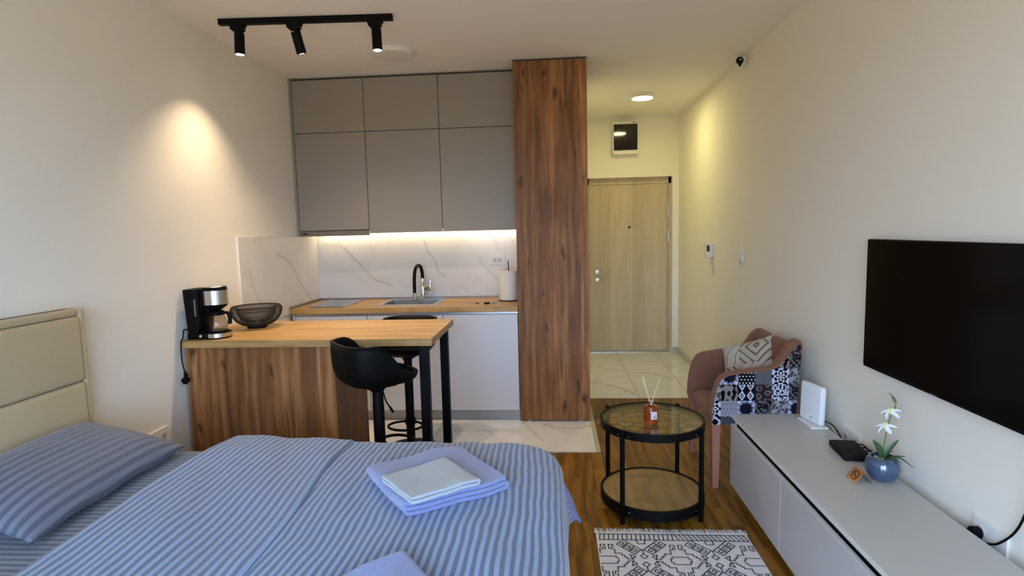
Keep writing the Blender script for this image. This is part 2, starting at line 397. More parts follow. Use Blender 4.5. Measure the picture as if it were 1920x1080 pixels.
for (a, b_), ys in zip(zip(HX, HX[1:]), ((YT, 5.785, YD+.15), (YT, 5.35, 6.23, YD+.15), (YT, 5.785, YD+.15))):
    for c, d in zip(ys, ys[1:]): tile(a+.0015, b_-.0015, c+.0015, d-.0015, FV)
t1 = fin('trim_1', bx(XK-.028, XK, YK, YT-.004, -.012, .001), plain('trim_metal', (.48, .47, .36), .5, metal=.3), None); tag(t1, kind='structure')
t2 = fin('trim_2', bx(XL, XK-.029, YK-.005, YK+.004, -.012, .001), MATS['trim_metal']); tag(t2, kind='structure')
# walls, ceiling
def struct(name, bm, m): return tag(fin(name, bm, m), kind='structure')
wl = struct('wall_left', bx(XL-.12, XL, YR-.12, YB+.12, -.05, H+.05), WALL)
wr = struct('wall_right', bx(XR, XR+.12, YR-.12, YD+.3, -.05, H+.05), WALL)
wb = struct('wall_back', bx(XL, XT1+.006, YB, YB+.1, -.05, H+.05), WALL)
wh = struct('wall_hall', bx(XT1-.09, XT1+.006, YB+.1, YD+.3, -.05, H+.05), WALL)
b = NB(); DX0, DX1, DZ = .40, 1.362, 2.035
box(b, XT1+.006, DX0, YD, YD+.25, -.05, H+.05); box(b, DX1, XR, YD, YD+.25, -.05, H+.05); box(b, DX0, DX1, YD, YD+.25, DZ, H+.05)
we = struct('wall_entry', b, WALL)
struct('ceiling', bx(XL-.1, XR+.1, YR-.12, YD+.3, H, H+.1), CEIL)
b = NB(); WX0, WX1, WZ0, WZ1 = -1.6, 1.0, .05, 2.35
box(b, XL, WX0, YR-.12, YR, 0, H); box(b, WX1, XR, YR-.12, YR, 0, H); box(b, WX0, WX1, YR-.12, YR, WZ1, H); box(b, WX0, WX1, YR-.12, YR, 0, WZ0)
struct('wall_rear', b, WALL)
wn = struct_root('window_1', (0, YR, 0)); b = NB()
for xa, xb in ((WX0, WX0+.07), (-.34, -.26), (WX1-.07, WX1)): box(b, xa, xb, YR-.1, YR-.03, WZ0, WZ1)
box(b, WX0, WX1, YR-.1, YR-.03, WZ0, WZ0+.07); box(b, WX0, WX1, YR-.1, YR-.03, WZ1-.07, WZ1)
fin('window_frame', b, WHITEP, wn)
for xa, xb in ((WX0+.07, -.34), (-.26, WX1-.07)): fin('pane', bx(xa, xb, YR-.07, YR-.062, WZ0+.07, WZ1-.07), GLASSW, wn)
# baseboards in the tiled hall
BBM = plain('baseboard_tile', (.52, .50, .45), .3, var=.03)
tag(fin('baseboard_right', bx(XR-.011, XR-.0005, YT+.01, YD-.001, 0, .075, bev=.001, seg=1), BBM), kind='structure')
tag(fin('baseboard_entry', bx(DX1+.002, XR-.012, YD-.011, YD-.0005, 0, .075, bev=.001, seg=1), BBM), kind='structure')
# entrance door
d = struct_root('door_1', (DX0, YD, 0)); LY = YD+.09
fin('leaf', bx(.43, DX1-.035, LY, LY+.05, .012, DZ-.075, bev=.002, seg=1), DOORW, d)
b = NB(); box(b, DX0, .428, YD+.08, YD+.15, 0, DZ); box(b, DX1-.032, DX1, YD+.08, YD+.15, 0, DZ); box(b, DX0, DX1, YD+.08, YD+.15, DZ-.072, DZ)
fin('frame', b, DOORW, d)
fin('threshold', bx(.43, DX1-.034, LY-.012, LY+.04, 0, .011), ALU, d)
hb = NB(); RY = Matrix.Rotation(PI/2, 4, 'X')
disc(hb, (.517, LY, .958), .026, 0, .008, 20, .002, RY); tube(hb, smooth_path([(.517, LY-.005, .958), (.517, LY-.04, .958), (.535, LY-.05, .958), (.57, LY-.05, .957), (.64, LY-.047, .965)]), .009, 8)
fin('handle', hb, CHROME, d, smooth=40)
b = NB(); disc(b, (.517, LY, .868), .024, 0, .009, 20, .002, RY); disc(b, (.517, LY, .868), .009, 0, .016, 12, .0, RY); fin('lock', b, CHROME, d, smooth=40)
b = NB(); disc(b, (.889, LY, 1.471), .013, 0, .006, 16, .001, RY); ph = fin('peephole', b, BLKM, d, smooth=40)
for z in (1.66, 1.36, .38):
    b = NB(); tube(b, [(DX1-.028, LY-.008, z-.07), (DX1-.028, LY-.008, z+.07)], .009, 10); box(b, DX1-.031, DX1-.002, LY-.006, LY-.001, z-.05, z+.05); h_ = fin('hinge', b, STEEL, d, smooth=40)
# marble splash panels (sub-pieces of the walls)
def splash(axis, a0, a1, z0, z1, pos, thick, parent, segs, nx, nz_):
    b = NB()
    if axis == 'x': grid(b, nx, nz_, lambda u, v: Vector((a0+(a1-a0)*u, pos, z0+(z1-z0)*v)))
    else: grid(b, nx, nz_, lambda u, v: Vector((pos, a0+(a1-a0)*u, z0+(z1-z0)*v)))
    r = bmesh.ops.extrude_edge_only(b, edges=[e for e in b.edges if e.is_boundary])
    for v in [g for g in r['geom'] if isinstance(g, bmesh.types.BMVert)]:
        if axis == 'x': v.co.y += thick
        else: v.co.x -= thick
    me = bpy.data.meshes.new('splash_panel'); bmesh.ops.recalc_face_normals(b, faces=b.faces); b.to_mesh(me); b.free()
    add_vein(me, segs, (lambda c: (c.x, c.z)) if axis == 'x' else (lambda c: (c.y, c.z)))
    return mesh_obj('splash_panel', me, MARB, parent)
PXM = (XT0-XL)/375.   # metres per photo pixel along the back splash
def sx(u, v): return (XL+(u-596)*PXM*1.0, 1.462-(v-437)*.00472)
def veins(L, seed): return [(wiggle([sx(430+a/3.37, 420+b_/3.37) for a, b_ in poly], .006, 4, seed+i), w_, am) for i, (poly, w_, am) in enumerate(L)]
BV = veins([([(700, 105), (770, 180), (830, 240), (880, 310), (940, 345), (1030, 378)], .006, 1.1), ([(740, 140), (800, 215)], .012, .7), ([(1232, 90), (1250, 160), (1290, 215), (1310, 285), (1350, 330)], .006, 1.),
            ([(1655, 90), (1690, 160)], .005, .9), ([(1750, 85), (1815, 175)], .005, .9), ([(1565, 215), (1620, 285), (1690, 365)], .006, .9), ([(1470, 100), (1530, 160), (1600, 240)], .004, .5),
            ([(1395, 400), (1440, 440)], .006, .7), ([(1420, 380), (1480, 405), (1500, 430)], .01, .5), ([(610, 110), (690, 120)], .012, .5), ([(1520, 430), (1570, 445)], .006, .5), ([(900, 120), (930, 200)], .004, .3)], 40)
splash('x', XL+.002, XT0-.002, ZC-.001, ZU+.05, YB-.009, .008, wb, BV, 300, 96)
def sy(u, v):   # photo pixel -> (y, z) on the left-wall panel
    d = _f+_r*((u-960)/F_PX)-_u*((v-540)/F_PX); s = (XL+.01)/d.x; return (d.y*s, H_CAM+d.z*s)
LV = [(wiggle([sy(420+a/5.4, 420+b_/5.4) for a, b_ in poly], .008, 4, 70+i), w_, am) for i, (poly, w_, am) in enumerate([
    ([(530, 290), (600, 340), (680, 405), (720, 480), (770, 590), (830, 700), (890, 765)], .007, 1.1), ([(255, 480), (285, 590), (320, 690), (365, 800)], .005, 1.), ([(840, 680), (930, 740)], .006, .6), ([(610, 340), (690, 410)], .013, .6)])]
splash('y', 3.60, YB-.010, ZC-.04, ZU+.005, XL+.009, .008, wl, LV, 220, 96)
fin('splash_edge', bx(XL+.0005, XL+.0115, 3.590, 3.599, .55, ZU+.008), WHITEP, wl)

# ================================================================== KITCHEN
UX = [XL+.024, -1.461, -.868, XT0-.003]
def wall_cab(i, z0, z1, label):
    x0, x1 = UX[i], UX[i+1]; r = thing('wall_cabinet', ((x0+x1)/2, YB-.02, z0), label, 'cabinet', group='grey wall cabinets over the worktop')
    fin('carcass', bx(x0+.001, x1-.001, YU+.021, YB-.012, z0+(.034 if z0 < 1.48 else .001), z1-.001), CABG if z0 < 1.48 else CARC, r)
    fin('door', bx(x0+.0022, x1-.0022, YU, YU+.02, z0+.0022, z1-.0022, bev=.0012, seg=1), CABG, r)
nm = ('beside the left wall', 'in the middle of the row', 'beside the tall oak cabinet')
for i in range(3):
    wall_cab(i, ZM, H-.018, 'short grey wall cabinet under the ceiling, '+nm[i])
    wall_cab(i, 1.503 if i == 0 else ZU+.010, ZM, ('grey wall cabinet above the cooker hood, beside the left wall', 'tall handleless grey wall cabinet above the sink tap', 'tall handleless grey wall cabinet beside the tall oak cabinet')[i])
tag(fin('filler_strip', bx(XL+.001, UX[0]-.002, YU-.002, YU+.022, ZU-.002, H-.004), CABG), 'narrow grey filler strip between wall cabinets and left wall', 'trim panel')
tag(fin('gap_shade', bx(XL+.002, XT0-.004, YU+.03, YB-.02, H-.016, H-.001), CARC), 'dark sheet painted as shade in the gap between wall cabinets and ceiling', 'trim panel')  # dark sheet stands in for the shade of the open gap
r = thing('cooker_hood', (-1.75, YB-.05, ZU), 'slim steel cooker hood built in below the wall cabinets', 'cooker hood')
fin('body', bx(UX[0]+.01, UX[1]-.004, YU+.03, YB-.03, ZU+.022, 1.500), CABG, r)
fin('front_strip', bx(UX[0]+.002, UX[1]-.002, YU-.004, YU+.028, ZU-.003, 1.500, bev=.002, seg=1), plain('hood_steel', (.20, .18, .16), .35, metal=.7), r)
fin('button', bx(UX[0]+.03, UX[0]+.062, YU-.006, YU-.0035, 1.474, 1.485), BLKM, r)
tag(fin('led_strip', bx(UX[1]+.01, UX[3]-.01, YB-.062, YB-.050, ZU+.030, ZU+.0335), emit('led_warm', (1., .80, .50), LED_E)), 'warm glowing light strip under the grey wall cabinets', 'light strip')
tag(fin('led_strip', bx(UX[0]+.012, UX[1]-.01, YB-.062, YB-.050, ZU+.017, ZU+.0205), bpy.data.materials['led_warm']), 'warm glowing light strip under the cooker hood', 'light strip')
# base cabinets
BX = [XL+.05, -1.440, -.846, XT0-.003]; ZD = .838
for i, lab in enumerate(('pale grey base cabinet under the hob', 'pale grey base cabinet under the sink', 'pale grey base cabinet beside the tall oak cabinet')):
    x0, x1 = BX[i], BX[i+1]; r = thing('base_cabinet', ((x0+x1)/2, YB-.3, .0), lab, 'cabinet', group='base cabinets under the worktop')
    b = NB(); box(b, x0+.001, x0+.018, YF+.022, YB-.02, .09, .858); box(b, x1-.018, x1-.001, YF+.022, YB-.02, .09, .858); box(b, x0+.018, x1-.018, YF+.022, YB-.02, .09, .108); box(b, x0+.018, x1-.018, YB-.03, YB-.02, .108, .858)
    fin('carcass', b, CABL, r)
    fin('door', bx(x0+.0022, x1-.0022, YF+.002, YF+.021, .092, ZD, bev=.0012, seg=1), CABL, r)
    for xx in (x0+.06, x1-.06):
        b = NB(); disc(b, (xx, YF+.2, 0), .02, .0, .09, 12); fin('foot', b, BLKP, r)
    for xx in (x0+.06, x1-.06):
        b = NB(); disc(b, (xx, YB-.12, 0), .02, .0, .09, 12); fin('foot', b, BLKP, r)
tag(fin('end_panel', bx(XL+.03, XL+.047, YF+.004, YB-.02, .0, .856), CABL), 'narrow pale grey end panel between base cabinets and left wall', 'trim panel')
tag(fin('plinth', bx(BX[0], BX[3], YF+.058, YF+.074, 0, .087), plain('plinth_grey', (.36, .35, .34), .35, metal=.4)), 'grey plinth board along the foot of the base cabinets', 'plinth')
tag(fin('handle_rail', bx(BX[0], BX[3], YF+.012, YF+.020, ZD+.003, .857), ALU), 'recessed aluminium handle rail above the base cabinet doors', 'handle rail')
# worktop with sink cut-out
SX0, SX1, SY0, SY1 = -1.385, -.925, 4.385, 4.825
r = thing('worktop', (-1.2, 4.56, .86), 'oak kitchen worktop along the marble splashback', 'worktop'); b = NB(); WX_ = XT0-.002
for a in ((XL+.013, SX0, YF-.008, YB-.012), (SX1, WX_, YF-.008, YB-.012), (SX0, SX1, YF-.008, SY0), (SX0, SX1, SY1, YB-.012)): box(b, *a, .862, ZC)
fin('board', b, TOPW, r)
SEAL = plain('seal_grey', (.20, .18, .16), .4, metal=.5)
fin('seal_strip', bx(XL+.0095, XL+.026, YF-.004, YB-.03, ZC+.0003, ZC+.016), SEAL, r); fin('seal_strip', bx(XL+.026, WX_, YB-.027, YB-.0105, ZC+.0003, ZC+.012), SEAL, r)
# hob
r = thing('hob', (-1.775, 4.58, ZC), 'black glass two-ring hob set into the oak worktop', 'hob')
fin('glass_plate', bx(-1.915, -1.648, 4.315, 4.81, ZC+.0005, ZC+.006, bev=.001, seg=1), plain('hob_glass', (.10, .105, .115), .12, spec=.6), r)
fin('steel_edge', bx(-1.6475, -1.632, 4.315, 4.81, ZC+.0005, ZC+.008, bev=.002, seg=1), STEEL, r); fin('steel_edge', bx(-1.931, -1.9155, 4.315, 4.81, ZC+.0005, ZC+.008, bev=.002, seg=1), STEEL, r)
for yy, rr in ((4.45, .075), (4.68, .09)):
    b = NB(); lathe(b, [(rr-.002, 0), (rr, 0), (rr, .0003), (rr-.002, .0003)], (-1.78, yy, ZC+.0061), 40, closed=True); fin('ring_mark', b, plain('ring_print', (.25, .25, .25), .4), r)
# sink
r = thing('sink', (-1.155, 4.6, ZC), 'square stainless steel sink set into the oak worktop', 'sink'); b = NB(); bz = ZC-.17
BA = (SX0+.025, SX1-.025, SY0+.025, SY1-.085)
rim = [(SX0-.015, SX1+.015, SY0-.02, BA[2]), (SX0-.015, SX1+.015, BA[3], SY1+.012), (SX0-.015, BA[0], BA[2], BA[3]), (BA[1], SX1+.015, BA[2], BA[3])]
for a in rim: box(b, *a, ZC+.0006, ZC+.005)
fin('rim', b, STEEL, r)
b = NB(); box(b, BA[0]-.002, BA[0], BA[2], BA[3], bz, ZC+.0005); box(b, BA[1], BA[1]+.002, BA[2], BA[3], bz, ZC+.0005); box(b, BA[0]-.002, BA[1]+.002, BA[2]-.002, BA[2], bz, ZC+.0005); box(b, BA[0]-.002, BA[1]+.002, BA[3], BA[3]+.002, bz, ZC+.0005); box(b, BA[0], BA[1], BA[2], BA[3], bz-.002, bz)
fin('basin', b, plain('basin_steel_shaded', (.30, .285, .26), .45, metal=.7), r)  # steel darker than the rim: shade inside the basin put into the colour
b = NB(); disc(b, (-1.155, 4.56, bz), .045, .0005, .004, 24, .001); fin('drain', b, CHROME, r, smooth=40)
b = NB()
for k in range(3): box(b, -1.19+k*.03, -1.172+k*.03, BA[3]-.002, BA[3]-.0003, ZC-.06, ZC-.035)
fin('overflow', b, BLKM, r)
# tap
r = thing('kitchen_tap', (-1.12, 4.785, ZC+.005), 'chrome kitchen tap with a black arched hose', 'tap'); b = NB()
tx, ty, tz = -1.115, 4.785, ZC+.005
disc(b, (tx, ty, tz), .027, 0, .012, 24, .003); lathe(b, [(.022, .01), (.022, .10), (.017, .12), (.014, .125), (.014, .175), (.0, .175)], (tx, ty, tz), 24); fin('body', b, CHROME, r, smooth=40)
b = NB(); tube(b, [(tx+.015, ty, tz+.085), (tx+.075, ty-.005, tz+.085)], .020, 16); tube(b, [(tx+.064, ty-.004, tz+.095), (tx+.068, ty-.002, tz+.155)], [.008, .006], 10); fin('lever', b, CHROME, r, smooth=40)
b = NB(); tube(b, smooth_path([(tx, ty, tz+.17), (tx-.002, ty, tz+.225), (tx-.008, ty-.03, tz+.275), (tx-.018, ty-.085, tz+.288), (tx-.026, ty-.145, tz+.255), (tx-.03, ty-.17, tz+.17), (tx-.03, ty-.175, tz+.065)], 8), .014, 14); fin('hose', b, BLKP, r, smooth=60)
b = NB(); tube(b, [(tx-.03, ty-.175, tz+.068), (tx-.03, ty-.176, tz+.005)], .0155, 14); fin('spray_head', b, CHROME, r, smooth=40)
# paper towel roll on a holder
r = thing('paper_towel', (-.362, 4.60, ZC), 'kitchen paper roll standing on a black holder', 'paper towel')
b = NB(); disc(b, (-.362, 4.60, ZC), .085, .0005, .008, 32, .002); fin('holder_base', b, BLK, r, smooth=40)
b = NB(); tube(b, [(-.362, 4.60, ZC+.008), (-.362, 4.60, ZC+.325)], .004, 8); fin('rod', b, BLK, r)
b = NB(); lathe(b, [(.022, .0), (.078, .0), (.081, .004), (.081, .231), (.078, .235), (.022, .235)], (-.362, 4.60, ZC+.0085), 40, closed=True); fin('roll', b, plain('tissue', (.74, .70, .62), .95, var=.03, bmp=.4, bscale=160, spec=.05), r, smooth=40)
# keys
BRASS = plain('brass_key', (.62, .50, .22), .3, metal=1)
for kx, ky, ang, lab, big in ((-.50, 4.40, .3, 'bunch of keys with a black fob, next to the kitchen roll', 1), (-.60, 4.42, -.2, 'small single key with a black bow lying on the worktop', 0)):
    r = thing('key_bunch' if big else 'door_key', (kx, ky, ZC), lab, 'keys', rz=ang)
    if big:
        fin('fob', bx(-.045, .0, -.014, .014, .0008, .014, bev=.004), BLKP, r, world=False)
        b = NB(); tube(b, [(.018+.014*math.cos(a*PI/8), .014*math.sin(a*PI/8), .004) for a in range(16)], .0014, 6, closed=True); fin('ring', b, STEEL, r, world=False)
        for q, (a0, mm) in enumerate(((.25, BRASS), (-.35, STEEL), (-.05, BLKP))):
            b = NB(); disc(b, (0, 0, 0), .011, .001+q*.003, .0035+q*.003, 16); box(b, .008, .05, -.003, .003, .001+q*.003, .0033+q*.003); xform(b, Matrix.Translation((.03, 0, 0)) @ Matrix.Rotation(a0, 4, 'Z')); fin('key', b, mm, r, world=False)
    else:
        b = NB(); disc(b, (0, 0, 0), .013, .0008, .006, 16, .001); fin('bow', b, BLKP, r, world=False); fin('blade', bx(-.055, -.012, -.003, .003, .001, .0035), STEEL, r, world=False)
# socket on the splash
def socket(name, axis, c, wdt, hgt, outlets, label, parent_group=None, out=.009):
    """axis 'y-': plate faces -y; 'x-': faces -x; 'x+': faces +x. c = plate centre on the wall surface"""
    R = {'y-': Matrix(), 'x-': Matrix.Rotation(-PI/2, 4, 'Z'), 'x+': Matrix.Rotation(PI/2, 4, 'Z')}[axis]
    r = thing(name, c, label, 'socket'); M = R
    fin('plate', xform(bx(-wdt/2, wdt/2, -out, 0, -hgt/2, hgt/2, bev=.003), M), WHITEP, r, world=False)
    for ox in outlets:
        b = NB(); lathe(b, [(.0, .0), (.0185, .0), (.0195, .002), (.0195, .0035), (.0, .0035)], (ox, -out+.0015, 0), 24, Matrix.Rotation(PI/2, 4, 'X')); xform(b, M); o = fin('outlet', b, plain('socket_inset', (.60, .59, .57), .45), r, world=False, smooth=40)
        b = NB()
        for px, pz in ((-.008, .0), (.008, .0), (0, -.009)): disc(b, (ox+px, -out+.0012-.0035, pz), .0028, 0, .0008, 8, 0, Matrix.Rotation(PI/2, 4, 'X'))
        xform(b, M); fin('pin_holes', b, BLKM, o, world=False)
    return r
socket('wall_socket', 'y-', (-.474, YB-.0095, 1.222), .136, .086, (-.021, .021), 'white double socket on the marble splashback')
# tall cabinet
r = thing('tall_cabinet', ((XT0+XT1)/2, YB-.3, 0), 'floor to ceiling oak cabinet at the end of the kitchen', 'cabinet')
fin('carcass', bx(XT0, XT1, YF+.021, YB-.012, .014, H-.016), OAKY, r)
fin('door', bx(XT0+.001, XT1-.001, YF, YF+.019, .012, H-.016, bev=.0012, seg=1), OAK, r)
fin('top_gap', bx(XT0+.002, XT1-.002, YF+.01, YB-.02, H-.0158, H-.001), CARC, r)  # dark block in the ceiling gap, its colour standing in for shade
for xx in (XT0+.07, XT1-.07):
    b = NB(); disc(b, (xx, YF+.03, 0), .012, 0, .0135, 12); fin('foot', b, WHITEP, r)

# ================================================================== BREAKFAST BAR
TX1, TY0, TY1, TZ = -.648, 2.933, 3.5975, .911
r = thing('breakfast_bar', (-1.5, 3.27, 0), 'oak breakfast bar on a panelled base and black legs', 'table')
fin('tabletop', bx(XL+.014, TX1, TY0, TY1, TZ-.039, TZ, bev=.001, seg=1), TOPW, r)
BXR = -1.195
fin('front_panel', bx(XL+.022, BXR, 2.962, 2.980, .003, TZ-.0395, bev=.0008, seg=1), OAK, r)
fin('end_panel', bx(BXR-.018, BXR, 2.981, 3.45, .003, TZ-.0395, bev=.0008, seg=1), OAKY, r)
fin('back_panel', bx(XL+.022, BXR, 3.451, 3.469, .003, TZ-.0395, bev=.0008, seg=1), OAK, r)
for yy in (2.985, 3.545):
    b = NB(); box(b, -.727, -.677, yy-.025, yy+.025, .0, TZ-.0395, bev=.004); fin('leg', b, BLK, r)

# bar stools
def stool(loc, rz, label, seat_z=.66, foot_z=.26, lever=True):
    r = thing('bar_stool', (loc[0], loc[1], 0), label, 'bar stool', rz=rz)
    def hrim(ph):     # rim height around the shell, ph 0 = front, pi = back
        c = (1-math.cos(ph))/2; q = max(0, min(1, (c-.22)/.50)); return .022+.168*(q*q*(3-2*q))
    def pt(u, v, off=0.):
        ph = v*2*PI; t = u; c = (1-math.cos(ph))/2
        R = .188-.010*math.cos(ph)
        rr = R*(1-(1-t)**2.1)**.62*(1-.02*(t**6)*c)
        z = hrim(ph)*(t**3.2)+.028*(t**1.5)*(1-.0*c)
        ex = 1/(abs(math.cos(ph))**3.2+abs(math.sin(ph))**3.2)**(1/3.2)
        return Vector((rr*ex*.97*math.sin(ph), rr*ex*math.cos(ph), seat_z+z+off))
    b = NB(); n, m_ = 56, 16
    V = [[b.verts.new(pt(i/m_ if i else 0.004, j/n)) for j in range(n)] for i in range(m_+1)]
    for i in range(m_):
        for j in range(n): b.faces.new((V[i][j], V[i+1][j], V[i+1][(j+1) % n], V[i][(j+1) % n]))
    b.faces.new(V[0])
    o = fin('seat_shell', b, BLKP, r, world=False, smooth=180)
    sm = o.modifiers.new('thick', 'SOLIDIFY'); sm.thickness = .016; sm.offset = 0
    b = NB(); box(b, -.075, .075, -.075, .075, seat_z-.022, seat_z-.008, bev=.003); lathe(b, [(0, seat_z-.05), (.032, seat_z-.05), (.05, seat_z-.022), (0, seat_z-.022)], (0, 0, 0), 20); fin('seat_plate', b, BLK, r, world=False, smooth=40)
    b = NB(); lathe(b, [(0, .02), (.029, .02), (.029, seat_z-.12), (.0275, seat_z-.11), (.0275, seat_z-.045), (0, seat_z-.045)], (0, 0, 0), 24); fin('column', b, BLK, r, world=False, smooth=40)
    b = NB(); lathe(b, [(0, 0), (.18, 0), (.185, .006), (.18, .012), (.06, .022), (.032, .05), (0, .05)], (0, 0, 0), 48); fin('base', b, BLK, r, world=False, smooth=40)
    b = NB(); P_ = [(.03*0, .03, foot_z)]
    loop = [(math.sin(a)*.115, .11-math.cos(a)*.115 if False else .10+.09*-math.cos(a), foot_z) for a in [2*PI*k/28 for k in range(28)]]
    tube(b, loop, .0085, 8, closed=True); tube(b, [(0, .0, foot_z), (0, .012, foot_z)], .01, 8); lathe(b, [(.0305, foot_z-.02), (.036, foot_z-.02), (.036, foot_z+.02), (.0305, foot_z+.02)], (0, 0, 0), 20, closed=True); fin('footrest', b, BLK, r, world=False, smooth=60)
    if lever:
        b = NB(); tube(b, smooth_path([(.03, 0, seat_z-.03), (.06, .0, seat_z-.045), (.085, .0, seat_z-.085), (.12, 0, seat_z-.105), (.155, .0, seat_z-.125)], 5), [.004]*16+[.0065]*5, 8); fin('lever', b, BLK, r, world=False, smooth=60)
    return r
stool((-.905, 2.785), -.80, 'black shell bar stool tucked under the bar, on the bed side', .722, .375)
stool((-.985, 3.70), PI-.08, 'black shell bar stool between the bar and the kitchen cabinets', .675, .20, False)

# coffee maker
r = thing('coffee_maker', (-1.94, 3.05, TZ), 'black and steel filter coffee maker on the oak bar', 'coffee maker'); cy = 3.045; cx = -1.892
b = NB(); prism(b, [(-2.022, TZ+.03), (-1.962, TZ+.03), (-1.95, TZ+.10), (-1.95, TZ+.278), (-2.036, TZ+.278)], 'y', cy-.072, cy+.072); bevel_all(b, .006); fin('body', b, BLKP, r, smooth=40)
b = NB(); box(b, -2.026, -1.90, cy-.074, cy+.074, TZ+.001, TZ+.036, bev=.006); disc(b, (cx, cy, TZ), .072, .001, .036, 40, .005); fin('base', b, BLKP, r, smooth=40)
b = NB(); lathe(b, [(.0725, .008), (.0745, .008), (.0745, .030), (.0725, .030)], (cx, cy, TZ), 48, closed=True); fin('base_band', b, STEEL, r, smooth=40)
b = NB(); disc(b, (cx, cy, TZ), .055, .0365, .042, 32, .002); fin('warming_plate', b, BLKM, r, smooth=40)
b = NB(); lathe(b, [(0, .158), (.03, .158), (.058, .178), (.064, .19), (.064, .278), (.06, .283), (0, .283)], (cx, cy, TZ), 40); box(b, -1.955, cx, cy-.055, cy+.055, TZ+.18, TZ+.278); fin('filter_housing', b, BLKP, r, smooth=40)
b = NB(); lathe(b, [(.0642, .19), (.0662, .19), (.0662, .268), (.0642, .268)], (cx, cy, TZ), 48, closed=True); fin('steel_band', b, STEEL, r, smooth=40)
b = NB(); disc(b, (cx, cy, TZ), .062, .2835, .291, 40, .003); fin('lid', b, STEEL, r, smooth=40)
b = NB(); lathe(b, [(.0, .0), (.046, .0), (.054, .012), (.054, .03), (.044, .072), (.036, .088), (.040, .104)], (cx, cy, TZ+.0425), 36); cf = fin('carafe', b, GLASSC, r, smooth=60)
b = NB(); lathe(b, [(.0365, .084), (.042, .086), (.042, .104), (.034, .110), (0, .112)], (cx, cy, TZ+.0425), 30); fin('carafe_lid', b, BLKP, cf, smooth=40)
b = NB(); tube(b, smooth_path([(cx+.04, cy-.01, TZ+.138), (cx+.075, cy-.018, TZ+.142), (cx+.088, cy-.02, TZ+.12), (cx+.086, cy-.02, TZ+.08)], 5), [.008]*6+[.011]*10, 10); fin('carafe_handle', b, BLKP, cf, smooth=60)
b = NB(); disc(b, (-1.945, cy-.0735, TZ+.02), .008, 0, .006, 16, .001, RY); fin('switch', b, CHROME, r, smooth=40)
fin('water_gauge', bx(-1.972, -1.963, cy-.0745, cy-.0725, TZ+.13, TZ+.225), plain('gauge', (.14, .14, .15), .2), r)
b = NB(); tube(b, smooth_path([(-2.024, cy, TZ+.012), (-2.036, 3.0, TZ+.05), (-2.038, 2.965, TZ+.055), (-2.032, 2.945, TZ+.02), (-2.03, 2.922, TZ-.01), (-2.03, 2.918, TZ-.10), (-2.015, 2.912, TZ-.17)], 6), .0035, 8); fin('cord', b, BLKP, r, smooth=60)
b = NB(); tube(b, [(-2.015, 2.912, TZ-.165), (-2.006, 2.908, TZ-.188)], [.006, .012], 10); disc(b, (0, 0, 0), .019, 0, .03, 18, .003, Matrix.Translation((-1.998, 2.905, TZ-.20)) @ Matrix.Rotation(-2.3, 4, 'Y')); fin('plug', b, BLKP, r, smooth=40)
b = NB()
for q in (-.008, .008): tube(b, [(-2.016, 2.905+q, TZ-.222), (-2.030, 2.905+q, TZ-.238)], .0022, 6)
fin('plug_pins', b, STEEL, r)

# wire mesh bowl (outer and inner mesh shell, rim, feet)
WIRE = plain('bowl_wire', (.035, .028, .02), .5, metal=.4)
r = thing('wire_bowl', (-1.835, 3.37, TZ), 'double-walled wire mesh bowl on the oak bar', 'bowl')
def wire_shell(name, prof, nn, rows):
    b = NB(); Vv = []
    L = len(prof)-1
    for i in range(rows+1):
        t = i/rows*L; k = min(int(t), L-1); s = t-k; rr = prof[k][0]*(1-s)+prof[k+1][0]*s; z = prof[k][1]*(1-s)+prof[k+1][1]*s
        Vv.append([b.verts.new((rr*math.cos(2*PI*(j+.5*(i % 2))/nn), rr*math.sin(2*PI*(j+.5*(i % 2))/nn), z)) for j in range(nn)])
    for i in range(rows):
        for j in range(nn):
            o_ = 0 if i % 2 == 0 else 1
            b.faces.new((Vv[i][j], Vv[i][(j+1) % nn], Vv[i+1][(j+o_) % nn])) if i % 2 == 0 else b.faces.new((Vv[i][j], Vv[i][(j+1) % nn], Vv[i+1][(j+1) % nn]))
            if i % 2 == 0: b.faces.new((Vv[i][(j+1) % nn], Vv[i+1][(j+1) % nn], Vv[i+1][j]))
            else: b.faces.new((Vv[i][(j+1) % nn], Vv[i+1][(j+2) % nn], Vv[i+1][(j+1) % nn]))
    o = fin(name, b, WIRE, r, world=False); md = o.modifiers.new('wire', 'WIREFRAME'); md.thickness = .0015; md.use_even_offset = False; return o
wire_shell('outer_mesh', [(.05, .012), (.085, .020), (.118, .042), (.139, .072), (.150, .102), (.149, .122), (.140, .133)], 120, 20)
wire_shell('inner_mesh', [(.02, .032), (.06, .036), (.092, .056), (.108, .085), (.116, .118), (.126, .131), (.140, .133)], 120, 22)
b = NB(); tube(b, [(.140*math.cos(a*PI/30), .140*math.sin(a*PI/30), .133) for a in range(60)], .0025, 8, closed=True); fin('rim', b, WIRE, r, world=False, smooth=60)
b = NB(); tube(b, [(.117*math.cos(a*PI/30), .117*math.sin(a*PI/30), .108) for a in range(60)], .002, 6, closed=True); fin('inner_rim', b, WIRE, r, world=False, smooth=60)
b = NB(); lathe(b, [(.046, .0005), (.058, .0005), (.06, .014), (.05, .016)], (0, 0, 0), 40, closed=True); fin('foot_ring', b, BLK, r, world=False, smooth=40)

